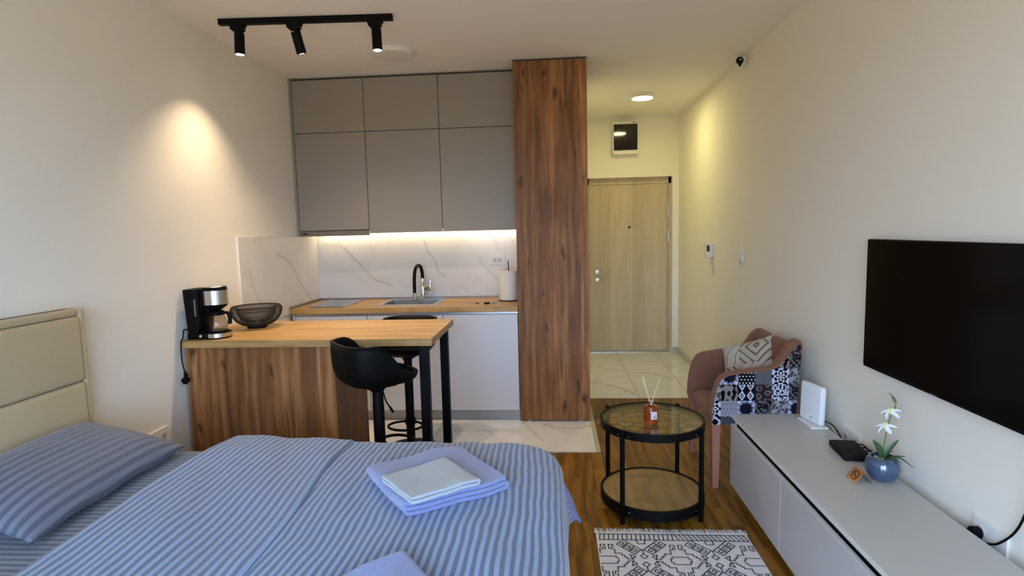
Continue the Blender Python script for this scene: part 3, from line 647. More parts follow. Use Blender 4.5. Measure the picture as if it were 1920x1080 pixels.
# ================================================================== LAMPS
r = thing('track_light', (-1.37, 3.27, H), 'black ceiling track with three cylinder spotlights', 'track light')
A0, A1 = Vector((-1.868, 3.245, 0)), Vector((-.880, 3.302, 0)); ang = math.atan2(A1.y-A0.y, A1.x-A0.x); Lg = (A1-A0).length
b = NB(); box(b, 0, Lg, -.0175, .0175, H-.032, H-.0005, bev=.002, seg=1); xform(b, Matrix.Translation(A0) @ Matrix.Rotation(ang, 4, 'Z')); fin('rail', b, BLK, r)
LENS = emit('spot_lens', (1., .90, .72), 22.)
def spot(tpos, direction, energy, idx, size, blend):
    c = A0+(A1-A0)*tpos; z0 = H-.032
    b = NB(); prism(b, [(-.040, z0-.0005), (.040, z0-.0005), (.036, z0-.030), (.026, z0-.038), (-.022, z0-.038), (-.036, z0-.026)], 'y', -.017, .017); box(b, .036, .048, -.010, .010, z0-.014, z0-.0005); disc(b, (.012, 0, 0), .008, z0-.052, z0-.034, 14)
    xform(b, Matrix.Translation(c) @ Matrix.Rotation(ang, 4, 'Z')); fin('adapter', b, BLK, r, smooth=40)
    dv = Vector(direction).normalized(); q = dv.to_track_quat('-Z', 'Y').to_matrix().to_4x4()
    M = Matrix.Translation(c+Vector((.008, 0, z0-.047))) @ q
    b = NB(); lathe(b, [(0, .0), (.0265, .0), (.0275, -.002), (.0275, -.118), (.025, -.118), (.025, -.114), (0, -.114)], (0, 0, 0), 32, M); h_ = fin('lamp_head', b, BLK, r, smooth=40)
    b = NB(); lathe(b, [(0, -.1158), (.0235, -.1158), (.0235, -.1145), (0, -.1145)], (0, 0, 0), 24, M); fin('lens', b, LENS, h_)
    ld = bpy.data.lights.new('spot_beam', 'SPOT'); ld.energy = energy; ld.color = (1., .74, .46); ld.spot_size = math.radians(size); ld.spot_blend = blend; ld.shadow_soft_size = .022
    lo = link(bpy.data.objects.new('spot_beam', ld)); lo.matrix_world = M @ Matrix.Translation((0, 0, -.120)); 
    return lo
spot(.105, (-.03, -.02, -1), SPOT_W, 0, 105, .85)
spot(.430, (.13, .30, -1), SPOT_W, 1, 105, .85)
spot(.895, (.03, -.04, -1), SPOT_W, 2, 105, .85)
DIFF = plain('lamp_diffuser', (.80, .78, .74), .5)
r = thing('ceiling_lamp', (-1.055, 3.95, H), 'flat round white ceiling lamp, switched off, near the wall cabinets', 'ceiling lamp')
b = NB(); lathe(b, [(.0, -.0005), (.137, -.0005), (.139, -.006), (.139, -.030), (.134, -.034), (.131, -.034), (.131, -.028), (0, -.028)], (-1.055, 3.95, H), 56); fin('rim', b, WHITEP, r, smooth=40)
b = NB(); lathe(b, [(.1295, -.0285), (.1295, -.033), (.12, -.0345), (0, -.036)], (-1.055, 3.95, H), 56); fin('diffuser', b, DIFF, r, smooth=40)
r = thing('hall_lamp', (.855, 5.53, H), 'flat round lit ceiling lamp in the hall by the door', 'ceiling lamp')
b = NB(); lathe(b, [(.0, -.0005), (.100, -.0005), (.102, -.004), (.102, -.036), (.098, -.040), (.095, -.040), (.095, -.034), (0, -.034)], (.855, 5.53, H), 48); fin('rim', b, WHITEP, r, smooth=40)
b = NB(); lathe(b, [(.0945, -.0345), (.0945, -.0385), (.088, -.0405), (0, -.042)], (.855, 5.53, H), 48); fin('diffuser', b, emit('hall_glow', (1., .88, .36), HALL_E), r, smooth=40)

# ================================================================== HALL AND RIGHT WALL FITTINGS
r = thing('fuse_box', (.827, YD, 2.46), 'white wall fuse box with dark smoked door above the entrance', 'fuse box')
fin('housing', bx(.687, .966, 6.533, YD-.001, 2.282, 2.643, bev=.004), WHITEP, r)
fin('door', bx(.697, .956, 6.522, 6.5325, 2.325, 2.607, bev=.003), plain('smoked_door', (.006, .005, .004), .06, spec=.6), r)
fin('badge', bx(.905, .935, 6.5318, 6.5328, 2.622, 2.630), BLKM, r)
r = thing('motion_sensor', (XR-.04, 4.40, 2.64), 'small black ball sensor on a white bracket under the ceiling', 'sensor')
fin('bracket', bx(XR-.030, XR-.0005, 4.40, 4.46, 2.615, 2.685, bev=.005), WHITEP, r)
b = NB(); bmesh.ops.create_uvsphere(b, u_segments=20, v_segments=12, radius=.026, matrix=Matrix.Translation((XR-.053, 4.385, 2.655))); tube(b, [(XR-.053, 4.385, 2.65), (XR-.052, 4.383, 2.615)], [.018, .008], 12); fin('ball', b, BLKM, r, smooth=60)
b = NB(); disc(b, (XR-.055, 4.362, 2.655), .007, 0, .004, 12, .001, RY); fin('lens', b, plain('sensor_lens', (.5, .45, .45), .2), r, smooth=40)
r = thing('hall_thermostat', (XR, 5.27, 1.24), 'small white thermostat with dark display on the hall wall', 'thermostat')  # wall thermostat with its display turned to the room
fin('holder', bx(XR-.022, XR-.0005, 5.255, 5.33, 1.175, 1.255, bev=.004), WHITEP, r)
fin('body', bx(XR-.060, XR-.0225, 5.205, 5.275, 1.178, 1.312, bev=.005), WHITEP, r)
fin('display', bx(XR-.0575, XR-.033, 5.2035, 5.2048, 1.238, 1.292), plain('lcd_dark', (.03, .022, .012), .2), r)
fin('base_plate', bx(XR-.0222, XR-.0005, 5.21, 5.2545, 1.185, 1.31, bev=.003), WHITEP, r)
r = thing('light_switch', (XR, 4.445, 1.224), 'white light switch on the long plain wall by the hall', 'switch')
fin('plate', bx(XR-.010, XR-.0005, 4.40, 4.488, 1.180, 1.268, bev=.003), WHITEP, r); fin('rocker', bx(XR-.015, XR-.0102, 4.42, 4.468, 1.198, 1.250, bev=.003), WHITEP, r)
# television
r = thing('television', (XR-.03, 2.14, 1.11), 'large black flat television mounted above the grey console', 'television')
TV0, TV1, TVA, TVB = 1.662, 2.628, .826, 1.394; TVX = 1.385
fin('casing', bx(TVX+.003, TVX+.030, TV0, TV1, TVA, TVB, bev=.003), BLKP, r)
fin('screen', bx(TVX, TVX+.0028, TV0+.006, TV1-.006, TVA+.012, TVB-.006), plain('screen_black', (.0015, .0015, .0016), .16, spec=.10), r)
fin('wall_mount', bx(TVX+.0305, XR-.0005, 1.95, 2.35, .95, 1.25), BLK, r)
fin('badge', bx(TVX-.0006, TVX+.0, 2.125, 2.165, TVA+.003, TVA+.008), plain('badge_grey', (.06, .06, .06), .4), r)
b = NB(); tube(b, smooth_path([(XR-.02, 1.70, .90), (XR-.018, 1.72, .70), (XR-.014, 1.77, .53), (XR-.014, 1.845, .43), (XR-.02, 1.92, .38), (XR-.02, 2.0, .25)], 6), .0036, 8); fin('cable', b, BLKP, r, smooth=60)

# ================================================================== CONSOLE AND WHAT STANDS ON IT
CX0, CX1, CY0, CY1, CZ = .962, 1.372, 1.02, 3.126, .435
r = thing('tv_console', (1.17, 2.08, 0), 'long low grey console below the television', 'console')
tp_ = fin('top_panel', bx(CX0+.005, CX1, CY0, CY1, CZ-.020, CZ, bev=.0012, seg=1), CONS, r)
fin('panel_edge', bx(CX0+.0035, CX0+.0049, CY0+.001, CY1-.001, CZ-.0195, CZ-.0004), EDGE, tp_)  # lighter strip paints the highlight along the panel's front edge
b = NB(); box(b, CX0+.022, CX1-.002, CY0+.001, CY0+.019, .055, CZ-.0205); box(b, CX0+.022, CX1-.002, CY1-.019, CY1-.001, .055, CZ-.0205); box(b, CX0+.022, CX1-.002, CY0+.02, CY1-.02, .055, .073); box(b, CX1-.012, CX1-.002, CY0+.02, CY1-.02, .073, CZ-.0205)
fin('carcass', b, CONS, r)
fin('groove_back', bx(CX0+.028, CX0+.034, CY0+.02, CY1-.02, .30, CZ-.0205), BLKM, r)  # black strip added so the groove's shade comes from its colour
ys = [CY0+.003, 1.724, 2.431, CY1]
for a, c in zip(ys, ys[1:]):
    o = fin('door', bx(CX0, CX0+.019, a+.0018, c-.0018, .040, .380, bev=.0012, seg=1), CONSD, r)
    b = NB(); box(b, CX0+.0004, CX0+.0185, a+.002, c-.002, .3802, .3815)
    for q in (a+.0004, c-.0017): box(b, CX0+.0006, CX0+.0185, q, q+.0013, .042, .3800)
    fin('door_edge', b, EDGE, o)
for yy in (CY0+.2, (CY0+CY1)/2, CY1-.2):
    fin('foot', bx(1.10, 1.16, yy-.03, yy+.03, 0, .0548), BLKM, r)
# router
r = thing('router', (1.325, 2.965, CZ), 'upright white wireless router on the console by the armchair', 'router')
fin('stand', bx(1.281, 1.368, 2.878, 3.045, CZ+.0005, CZ+.010, bev=.003), WHITEP, r)
b = bx(-.0165, .0165, -.084, .084, 0, .200, bev=.014, seg=4); MR = Matrix.Translation((1.325, 2.972, CZ+.0105)) @ Matrix.Rotation(.21, 4, 'Z') @ Matrix.Rotation(.03, 4, 'Y'); xform(b, MR); fin('body', b, plain('router_white', (.80, .82, .86), .35), r, smooth=40)
fin('mark', xform(bx(-.0172, -.0160, -.022, -.006, .026, .0305), MR), plain('mark_grey', (.1, .1, .1), .4), r)
fin('groove', xform(bx(-.0169, -.0160, -.06, .06, .150, .151), MR), plain('groove_grey', (.55, .57, .62), .4), r)
b = NB(); tube(b, smooth_path([(1.333, 2.93, CZ+.03), (1.36, 2.90, CZ+.035), (1.385, 2.86, CZ+.02), (1.395, 2.80, CZ-.03), (1.395, 2.74, CZ-.14)], 6), .003, 8); fin('cable', b, BLKP, r, smooth=60)
b = NB(); tube(b, smooth_path([(1.333, 2.95, CZ+.025), (1.365, 2.91, CZ+.03), (1.382, 2.87, CZ+.012), (1.386, 2.82, CZ-.04), (1.386, 2.78, CZ-.14)], 6), .0022, 8); fin('network_cable', b, plain('yellow_cable', (.60, .50, .20), .5), r, smooth=60)
# set-top box
r = thing('set_top_box', (1.31, 2.565, CZ), 'flat black set-top box lying on the console', 'media box')
b = bx(-.056, .056, -.092, .092, .0035, .033, bev=.006, seg=2); xform(b, Matrix.Translation((1.312, 2.565, CZ)) @ Matrix.Rotation(-.10, 4, 'Z')); fin('casing', b, BLKM, r, smooth=40)
for px in (-.04, .04):
    for py in (-.075, .075):
        b = NB(); disc(b, (px, py, 0), .008, .0005, .0034, 10); xform(b, Matrix.Translation((1.312, 2.565, CZ)) @ Matrix.Rotation(-.10, 4, 'Z')); fin('rubber_foot', b, BLKP, r)
for k, (dy, zz) in enumerate(((.05, .02), (.02, .015), (-.03, .018))):
    b = NB(); tube(b, smooth_path([(1.366, 2.565+dy, CZ+zz), (1.379, 2.55+dy*.8, CZ+zz+.014), (1.390, 2.48+dy*.6, CZ+.010), (1.396, 2.40+dy*.5, CZ-.05), (1.396, 2.36+dy*.5, CZ-.16)], 6), .003, 8); fin('cable', b, BLKP, r, smooth=60)
# no-smoking sign (copper tent card)
COP = plain('copper_sheet', (.80, .58, .38), .2, metal=1, bmp=.02)
r = thing('no_smoking_sign', (1.215, 2.297, CZ), 'small folded copper no-smoking sign standing on the console', 'sign', rz=.05)
hw, hh, ly = .033, .046, .034
b = NB(); th = .0012
for s in (-1, 1):
    v = [(s*hw, 0.0005), (s*(hw-th*1.4), .0005), (0, hh-th*1.6), (0, hh)]
    prism(b, v, 'y', -ly, ly)
fin('sheet', b, COP, r, world=False)
sa = math.atan2(hh, hw); Ms = Matrix.Translation((-hw/2-.0006*math.sin(sa), 0, hh/2+.0006*math.cos(sa))) @ Matrix.Rotation(-sa, 4, 'Y')   # local x up the slope
PRT = plain('sign_print', (.05, .012, .008), .5)
b = NB(); lathe(b, [(.0170, 0), (.0205, 0), (.0205, .0003), (.0170, .0003)], (0, 0, 0), 36, closed=True)
g = bx(-.018, .018, -.0013, .0013, 0, .0003); xform(g, Matrix.Rotation(PI/4, 4, 'Z'))
me = bpy.data.meshes.new('t'); g.to_mesh(me); g.free(); b.from_mesh(me)
box(b, -.003, .000, -.013, .009, 0, .0003); box(b, -.003, .000, .0105, .013, 0, .0003)
tube(b, smooth_path([(.002, .011, .0002), (.006, .010, .0002), (.008, .012, .0002), (.012, .010, .0002)], 4), .0006, 4)
xform(b, Ms); fin('symbol', b, PRT, r, world=False)
# orchid in a glazed round pot
r = thing('orchid', (1.302, 2.315, CZ), 'artificial white orchid in a glazed blue round pot', 'plant'); PX, PY = 1.309, 2.308
b = NB(); lathe(b, [(0, .0005), (.030, .0005), (.050, .012), (.0625, .038), (.064, .058), (.058, .080), (.047, .096), (.043, .097), (.041, .094), (.05, .08), (.05, .076), (0, .076)], (PX, PY, CZ), 40)
fin('pot', b, plain('glazed_blue', (.045, .075, .14), .10, var=.35, spec=.7, coat=.6), r, smooth=60)
b = NB()
for k in range(26):
    a = random.uniform(0, 2*PI); q = random.uniform(0, .036); bmesh.ops.create_icosphere(b, subdivisions=1, radius=random.uniform(.005, .009), matrix=Matrix.Translation((PX+q*math.cos(a), PY+q*math.sin(a), CZ+.082)))
tag(fin('pebbles', b, plain('pebble', (.50, .42, .28), .6, var=.4), r, smooth=60), kind='stuff')
LEAF = plain('leaf_green', (.045, .10, .035), .4, var=.3); STEM = plain('stem_green', (.13, .20, .06), .5, var=.2)
PETAL = plain('petal_white', (.74, .74, .74), .6, var=.05); YEL = plain('petal_yellow', (.75, .68, .18), .6, var=.1)
def leaf(path, wdt, name='leaf', m=LEAF, up=Vector((0, 0, 1)), parent=None):
    P_ = smooth_path(path, 5); n = len(P_); b = NB(); rows = []
    for i, p in enumerate(P_):
        t = i/(n-1); tan = (P_[min(i+1, n-1)]-P_[max(i-1, 0)]).normalized(); s = tan.cross(up); s = s.normalized() if s.length > 1e-3 else Vector((1, 0, 0))
        nrm = s.cross(tan); hw_ = wdt*max(.06, math.sin(PI*min(1, .12+t*.88))**.8)
        rows.append([b.verts.new(p-s*hw_+nrm*hw_*.25), b.verts.new(p), b.verts.new(p+s*hw_+nrm*hw_*.25)])
    for a, c in zip(rows, rows[1:]):
        for k in (0, 1): b.faces.new((a[k], a[k+1], c[k+1], c[k]))
    o = fin(name, b, m, parent or r, smooth=180); md = o.modifiers.new('t', 'SOLIDIFY'); md.thickness = .0012; return o
TO = Vector((-.05, 1, 0)).normalized()
z8 = CZ+.083
leaf([(PX-.005, PY, z8), (PX-.02, PY-.01, z8+.05), (PX-.048, PY-.012, z8+.085)], .011, up=Vector((.2, 1, 0)))
leaf([(PX+.005, PY, z8), (PX+.02, PY-.006, z8+.04), (PX+.052, PY-.01, z8+.085)], .014, up=Vector((-.2, 1, .2)))
leaf([(PX+.0, PY-.005, z8), (PX+.035, PY-.02, z8+.018), (PX+.068, PY-.03, z8+.022)], .008)
leaf([(PX+.01, PY-.005, z8), (PX+.045, PY-.03, z8+.016), (PX+.085, PY-.06, z8-.012)], .007)
leaf([(PX+.005, PY, z8), (PX+.03, PY+.02, z8+.022), (PX+.06, PY+.03, z8+.018)], .008)
leaf([(PX-.005, PY-.008, z8), (PX+.015, PY-.03, z8+.018), (PX+.04, PY-.055, z8+.008)], .008)
b = NB(); st = smooth_path([(PX, PY, z8-.005), (PX+.004, PY, z8+.065), (PX+.014, PY, z8+.14), (PX+.032, PY, z8+.20), (PX+.040, PY, z8+.228), (PX+.032, PY, z8+.255), (PX+.014, PY, z8+.272)], 6)
tube(b, st, [.0028]*18+[.002]*(len(st)-18), 8); stem = fin('stem', b, STEM, r, smooth=60)
for fx, fz in ((.012, .12), (.024, .185)):
    b = NB(); tube(b, [(PX+fx, PY, z8+fz), (PX+fx-.014, PY-.006, z8+fz+.03)], .0016, 6); fin('stalk', b, STEM, stem)
def flower(c, s, tilt):
    c = Vector(c); b = NB(); bmesh.ops.create_uvsphere(b, u_segments=10, v_segments=6, radius=.006*s, matrix=Matrix.Translation(c)); fl_ = fin('flower_centre', b, YEL, r, smooth=60)
    for k in range(5):
        a = 2*PI*k/5+tilt; dv = Vector((math.cos(a), -.15, math.sin(a)*.55)); leaf([c, c+dv*.018*s+Vector((0, -.004, 0)), c+dv*.036*s+Vector((0, -.010, -.004*s))], .009*s, 'petal', PETAL, Vector((0, 1, .5)), fl_)
    for k in range(2):
        a = 1.2+k*.8; dv = Vector((math.cos(a), -.5, math.sin(a))); leaf([c, c+dv*.010*s, c+dv*.02*s], .005*s, 'lip', YEL, Vector((0, 1, .5)), fl_)
flower((PX-.008, PY-.012, z8+.140), 1.2, .2); flower((PX+.010, PY-.012, z8+.200), 1.2, .5)
leaf([(PX+.042, PY, z8+.235), (PX+.030, PY-.004, z8+.250), (PX+.020, PY-.006, z8+.262)], .006, 'bud', STEM, Vector((0, 1, 0)))
leaf([(PX+.042, PY, z8+.216), (PX+.032, PY-.004, z8+.210), (PX+.026, PY-.006, z8+.206)], .005, 'bud', STEM, Vector((0, 1, 0)))
# wall sockets on the right wall and by the bed
socket('wall_socket', 'x-', (XR-.0005, 1.892, .424), .15, .086, (-.037,), 'white socket strip on the wall behind the console, black plug in it')
r = thing('power_plug', (XR-.011, 1.930, .42), 'black power plug in the socket behind the console', 'plug')
b = NB(); disc(b, (XR-.0112, 1.930, .420), .021, 0, .030, 20, .004, Matrix.Rotation(-PI/2, 4, 'Y')); fin('plug_body', b, BLKP, r, smooth=40)
b = NB(); tube(b, smooth_path([(XR-.040, 1.93, .42), (XR-.05, 1.945, .415), (XR-.048, 1.97, .37), (XR-.035, 1.99, .28)], 5), .004, 8); fin('cord', b, BLKP, r, smooth=60)
socket('wall_socket', 'x-', (XR-.0005, 2.775, .428), .17, .086, (-.04, .04), 'white socket strip on the wall behind the white router')
socket('wall_socket', 'x+', (XL+.0005, 2.72, .445), .15, .086, (-.035, .035), 'white socket strip low on the left wall by the bed')

# ================================================================== COFFEE TABLE
TCX, TCY, TR, TZ2 = .502, 2.948, .268, .478
r = thing('coffee_table', (TCX, TCY, 0), 'round black coffee table with glass top and oak shelf', 'coffee table')
b = NB(); lathe(b, [(TR-.012, -.040), (TR, -.040), (TR, 0), (TR-.012, 0)], (TCX, TCY, TZ2), 72, closed=True); fin('top_rim', b, BLK, r, smooth=40)
b = NB(); lathe(b, [(0, -.009), (TR-.0125, -.009), (TR-.0125, -.003), (0, -.003)], (TCX, TCY, TZ2), 72); fin('glass_top', b, GLASST, r, smooth=40)
b = NB(); zd = TZ2-.028
for rr in (.105, .175, .250): lathe(b, [(rr-.004, 0), (rr+.004, 0), (rr+.004, .004), (rr-.004, .004)], (TCX, TCY, zd), 60, closed=True)
def bar(b, p, q, wd=.005):
    p, q = Vector((*p, 0)), Vector((*q, 0)); d_ = (q-p).normalized(); s = Vector((-d_.y, d_.x, 0))*wd/2
    V = [b.verts.new(Vector((TCX, TCY, zd+dz))+v) for dz in (0, .004) for v in (p-s, q-s, q+s, p+s)]
    for f in ((3, 2, 1, 0), (4, 5, 6, 7), (0, 1, 5, 4), (1, 2, 6, 5), (2, 3, 7, 6), (3, 0, 4, 7)): b.faces.new([V[i] for i in f])
ROM = ['XII', 'I', 'II', 'III', 'IIII', 'V', 'VI', 'VII', 'VIII', 'IX', 'X', 'XI']
for k in range(12):
    a = PI/2-k*PI/6+.2; ur = Vector((math.cos(a), math.sin(a))); ut = Vector((math.sin(a), -math.cos(a)))
    def PT(t_, rr): return tuple(ur*rr+ut*t_)
    s = ROM[k]; wid = {'I': .012, 'V': .022, 'X': .022}; tot = sum(wid[c] for c in s); t_ = -tot/2
    for c in s:
        m_ = t_+wid[c]/2; h0, h1 = .178, .247
        if c == 'I': bar(b, PT(m_, h0), PT(m_, h1), .006)
        elif c == 'V': bar(b, PT(m_, h0), PT(m_-.008, h1), .006); bar(b, PT(m_, h0), PT(m_+.008, h1), .004)
        else: bar(b, PT(m_-.008, h0), PT(m_+.008, h1), .006); bar(b, PT(m_+.008, h0), PT(m_-.008, h1), .004)
        t_ += wid[c]
    if k % 3 == 0: bar(b, PT(0, .0), PT(0, .105), .006)
    bar(b, tuple(Vector((math.cos(a+PI/12), math.sin(a+PI/12)))*.105), tuple(Vector((math.cos(a+PI/12), math.sin(a+PI/12)))*.175), .005)
tag(fin('clock_dial', b, plain('dial_metal', (.07, .05, .025), .5, metal=.3), r), 'thin metal clock dial with roman numerals under the glass')
for q in (50, 140, 230, 320):
    a = math.radians(q); c, s = math.cos(a), math.sin(a); b = bx(-.0105, .0105, -.009, .009, .0, TZ2+.006, bev=.002, seg=1); xform(b, Matrix.Translation((TCX+(TR+.0095)*c, TCY+(TR+.0095)*s, 0)) @ Matrix.Rotation(a, 4, 'Z')); lg_ = fin('leg', b, BLK, r)
    b = NB()
    for zz in (TZ2-.025, .065):
        for o_ in (-.03, .03): disc(b, (0, 0, 0), .004, 0, .002, 10, 0, Matrix.Translation((TCX+(TR+.0002)*math.cos(a+o_*4), TCY+(TR+.0002)*math.sin(a+o_*4), zz)) @ Matrix.Rotation(a+o_*4, 4, 'Z') @ Matrix.Rotation(PI/2, 4, 'Y'))
    fin('screws', b, STEEL, lg_)
b = NB(); lathe(b, [(TR-.012, .040), (TR, .040), (TR, .092), (TR-.012, .092)], (TCX, TCY, 0), 72, closed=True); fin('shelf_rim', b, BLK, r, smooth=40)
b = NB(); lathe(b, [(0, .068), (TR-.0125, .068), (TR-.0125, .086), (0, .086)], (TCX, TCY, 0), 72); fin('shelf', b, SHELFW, r, smooth=40)
# reed diffuser
DX_, DY_ = .486, 2.875; zg = TZ2-.003
r = thing('reed_diffuser', (DX_, DY_, zg), 'amber glass reed diffuser bottle on the coffee table', 'reed diffuser')
m, t, p = nt('amber_glass'); p.inputs['Base Color'].default_value = (.55, .12, .02, 1); p.inputs['Roughness'].default_value = .05; p.inputs['Transmission Weight'].default_value = .75; p.inputs['IOR'].default_value = 1.3; p.inputs['Specular IOR Level'].default_value = .5
b = NB(); lathe(b, [(0, .0006), (.034, .0006), (.037, .004), (.037, .082), (.033, .089), (.014, .091), (.012, .093), (0, .093)], (DX_, DY_, zg), 36); bt = fin('bottle', b, m, r, smooth=40)
b = NB(); lathe(b, [(.0, .0935), (.012, .0935), (.012, .108), (.0165, .1085), (.0165, .114), (.0, .114)], (DX_, DY_, zg), 28); fin('collar', b, CHROME, r, smooth=40)
b = NB(); va = math.atan2(-DY_, -DX_)   # label wraps the side turned to the room
Vv = [[b.verts.new((DX_+.0374*math.cos(a), DY_+.0374*math.sin(a), zg+z)) for z in (.026, .066)] for a in [va+.02+.95*k/8 for k in range(9)]]
for p_, q_ in zip(Vv, Vv[1:]): b.faces.new((p_[0], q_[0], q_[1], p_[1]))
lb = fin('label_paper', b, plain('label_pink', (.72, .58, .64), .6), r, smooth=180)
b = NB()
def on_bottle(a, z, rr=.0377): return Vector((DX_+rr*math.cos(a), DY_+rr*math.sin(a), zg+z))
for a0, a1, z0, z1 in ((.32, .48, .034, .040), (.54, .60, .034, .044), (.66, .72, .035, .046), (.4, .62, .029, .0305), (.42, .5, .041, .043)):
    V = [b.verts.new(on_bottle(va+a, z)) for a, z in ((a0, z0), (a1, z0), (a1, z1), (a0, z1))]; b.faces.new(V)
fin('label_print', b, plain('label_ink', (.12, .08, .11), .7), lb)
for dx, dy, hgt in ((-.044, .0, .235), (-.038, .008, .238), (.045, -.002, .232)):
    b = NB(); tube(b, [(DX_+dx*.02, DY_+dy, zg+.094), (DX_+dx, DY_+dy*1.5, zg+hgt)], .0019, 6); fin('reed', b, REED, r)

# ================================================================== RUG
RX0, RX1, RY0, RY1 = .183, .893, 1.30, 2.648
r = thing('rug', ((RX0+RX1)/2, (RY0+RY1)/2, 0), 'white cotton rug with black geometric pattern and fringe', 'rug')
b = NB(); grid(b, 40, 70, lambda u, v: Vector((RX0+(RX1-RX0)*u, RY0+(RY1-RY0)*v, .0065+.0012*noise.noise(Vector((u*5, v*9, 3))))))
bmesh.ops.recalc_face_normals(b, faces=b.faces); ex = bmesh.ops.extrude_edge_only(b, edges=[e for e in b.edges if e.is_boundary])
for v in [g for g in ex['geom'] if isinstance(g, bmesh.types.BMVert)]: v.co.z = .0004
fin('weave', b, RUGW, r, smooth=40)
b = NB(); rnd = random.Random(5)
for ye, sg in ((RY1, 1), (RY0, -1)):
    for k in range(230):
        x = RX0-.006+(RX1-RX0+.012)*k/229; L_ = rnd.uniform(.030, .044); dx = rnd.uniform(-.012, .012)
        tube(b, [(x, ye-.004*sg, .005), (x+dx*.5, ye+L_*.5*sg, .004+rnd.uniform(0, .004)), (x+dx, ye+L_*sg, .0025+rnd.uniform(0, .004))], [.0022, .0018, .001], 4)
tag(fin('fringe', b, RUGW, r), kind='stuff')
# printed pattern as thin ribbons: u 0..1 across the width, s in metres from the far edge towards the camera
b = NB()
def ribbon(pts, wd=.0043, closed=False):
    pts = list(pts)+([pts[0]] if closed else []); cl_ = lambda u: max(.010, min(.990, u))
    for (u0, s0_), (u1, s1_) in zip(pts, pts[1:]):
        if (u0 < .010 and u1 < .010) or (u0 > .990 and u1 > .990): continue
        p_, q_ = (Vector((RX0+(RX1-RX0)*cl_(u), RY1+.012-s_, .0088)) for u, s_ in ((u0, s0_), (u1, s1_)))
        d_ = (q_-p_)
        if d_.length < 1e-5: continue
        d_.normalize(); s_ = Vector((-d_.y, d_.x, 0))*wd/2; e_ = d_*wd*.45
        b.faces.new([b.verts.new(v) for v in (p_-s_-e_, q_-s_+e_, q_+s_+e_, p_+s_-e_)])
ribbon([(.015, .033), (.985, .033)]); ribbon([(.018, .083), (.982, .083)])
for k in range(33):
    u = .022+k*.0299; ribbon([(u+(.004 if k < 17 else -.012), .033), (u+(-.002 if k < 17 else .012), .083)])
def motif(cu, sc_, q):
    # q = -1: arms open away from the camera, +1: towards it; sc_ is the mirror line
    def M_(u, ds): return (cu+u, sc_+q*ds)
    tip = .0785
    for m_ in (-1, 1):
        ribbon([M_(0, tip), M_(m_*.115, .1665)])
        for k in range(3):
            o_ = (m_*(.112-k*.037), .164-k*.0285); A_ = (-m_*.031, -.0243); D_ = (m_*.047, -.038)
            ribbon([M_(o_[0]+x*A_[0]+y*D_[0], o_[1]+x*A_[1]+y*D_[1]) for x, y in ((.95, 0), (.95, 1), (0, 1), (0, .34), (.60, .34), (.60, .70), (.30, .70))])
    ribbon([M_(0, tip), M_(0, .052)]); ribbon([M_(0, .050), M_(-.023, .032), M_(0, .0125), M_(.023, .030)], closed=True)
    ribbon([M_(-.022, .1665), M_(-.02, .133), M_(.027, .133), M_(.029, .1665)])
def cartouche(cu, sc_, sides=(-1, 1)):
    for m_ in sides:
        for q in (-1, 1):
            def M_(u, ds): return (cu+m_*u, sc_+q*ds)
            ribbon([M_(.040, .100), M_(.040, .124), M_(.012, .124), M_(.012, .086)]); ribbon([M_(.026, .104), M_(.026, .086), M_(.047, .086), M_(.047, .052), M_(.088, .052), M_(.088, .036), M_(.103, .036), M_(.103, .022), M_(.118, .022), M_(.118, .008), M_(.152, .008)])
            ribbon([M_(.150, .006), M_(.138, .042), M_(.170, .030), M_(.150, .006)])
        def N_(u, ds): return (cu+m_*u, sc_+ds)
        ribbon([N_(0, -.028), N_(.050, -.028), N_(.050, -.014), N_(.062, -.014), N_(.062, .014), N_(.050, .014), N_(.050, .028), N_(0, .028)], .004)
for row in range(3):
    sc_ = .2485+row*.42
    for cu in (.283, .722): motif(cu, sc_, -1); motif(cu, sc_, 1)
    cartouche(.503, sc_); cartouche(.058, sc_); cartouche(.950, sc_)
tag(fin('print', b, RUGB, r), kind='stuff')

# ================================================================== ARMCHAIR
r = thing('armchair', (1.10, 3.41, 0), 'brown velvet armchair with black and white patchwork sides', 'armchair')
SIDE = [(.858, .372), (.860, .45), (.870, .53), (.886, .595), (.912, .640), (.95, .660), (1.04, .674), (1.16, .690), (1.196, .700), (1.222, .745), (1.256, .815), (1.285, .850), (1.318, .858), (1.336, .845), (1.338, .79), (1.325, .55), (1.312, .372)]
YA0, YA1, YA2, YA3 = 3.131, 3.195, 3.652, 3.716
for a, c, kz in ((YA0, YA1, .92), (YA2, YA3, .70)):
    b = NB(); prism(b, [(x, z if z < .70 else .70+(z-.70)*kz) for x, z in SIDE], 'y', a, c); bevel_all(b, .012, 3); fin('arm', b, VELV, r, smooth=40)
b = NB(); prism(b, [(1.235, .44), (1.338-.03, .372), (1.337, .78), (1.318, .812), (1.295, .816), (1.275, .79)], 'y', YA1+.001, YA2-.001); bevel_all(b, .014, 3); fin('backrest', b, VELV, r, smooth=40)
b = NB()
def seat_pt(u, v):
    e = max(abs(2*u-1), abs(2*v-1)); return Vector((.868+.385*u, YA1+.002+(YA2-YA1-.004)*v, .415+.038*(1-(2*v-1)**4)*(1-(2*u-1)**4)**.6))
grid(b, 24, 24, seat_pt); bmesh.ops.recalc_face_normals(b, faces=b.faces); ex = bmesh.ops.extrude_edge_only(b, edges=[e for e in b.edges if e.is_boundary])
lo = [g for g in ex['geom'] if isinstance(g, bmesh.types.BMVert)]
for v in lo: v.co.z = .372
bmesh.ops.contextual_create(b, geom=[e for e in b.edges if e.is_boundary]); fin('seat', b, VELV, r, smooth=50)
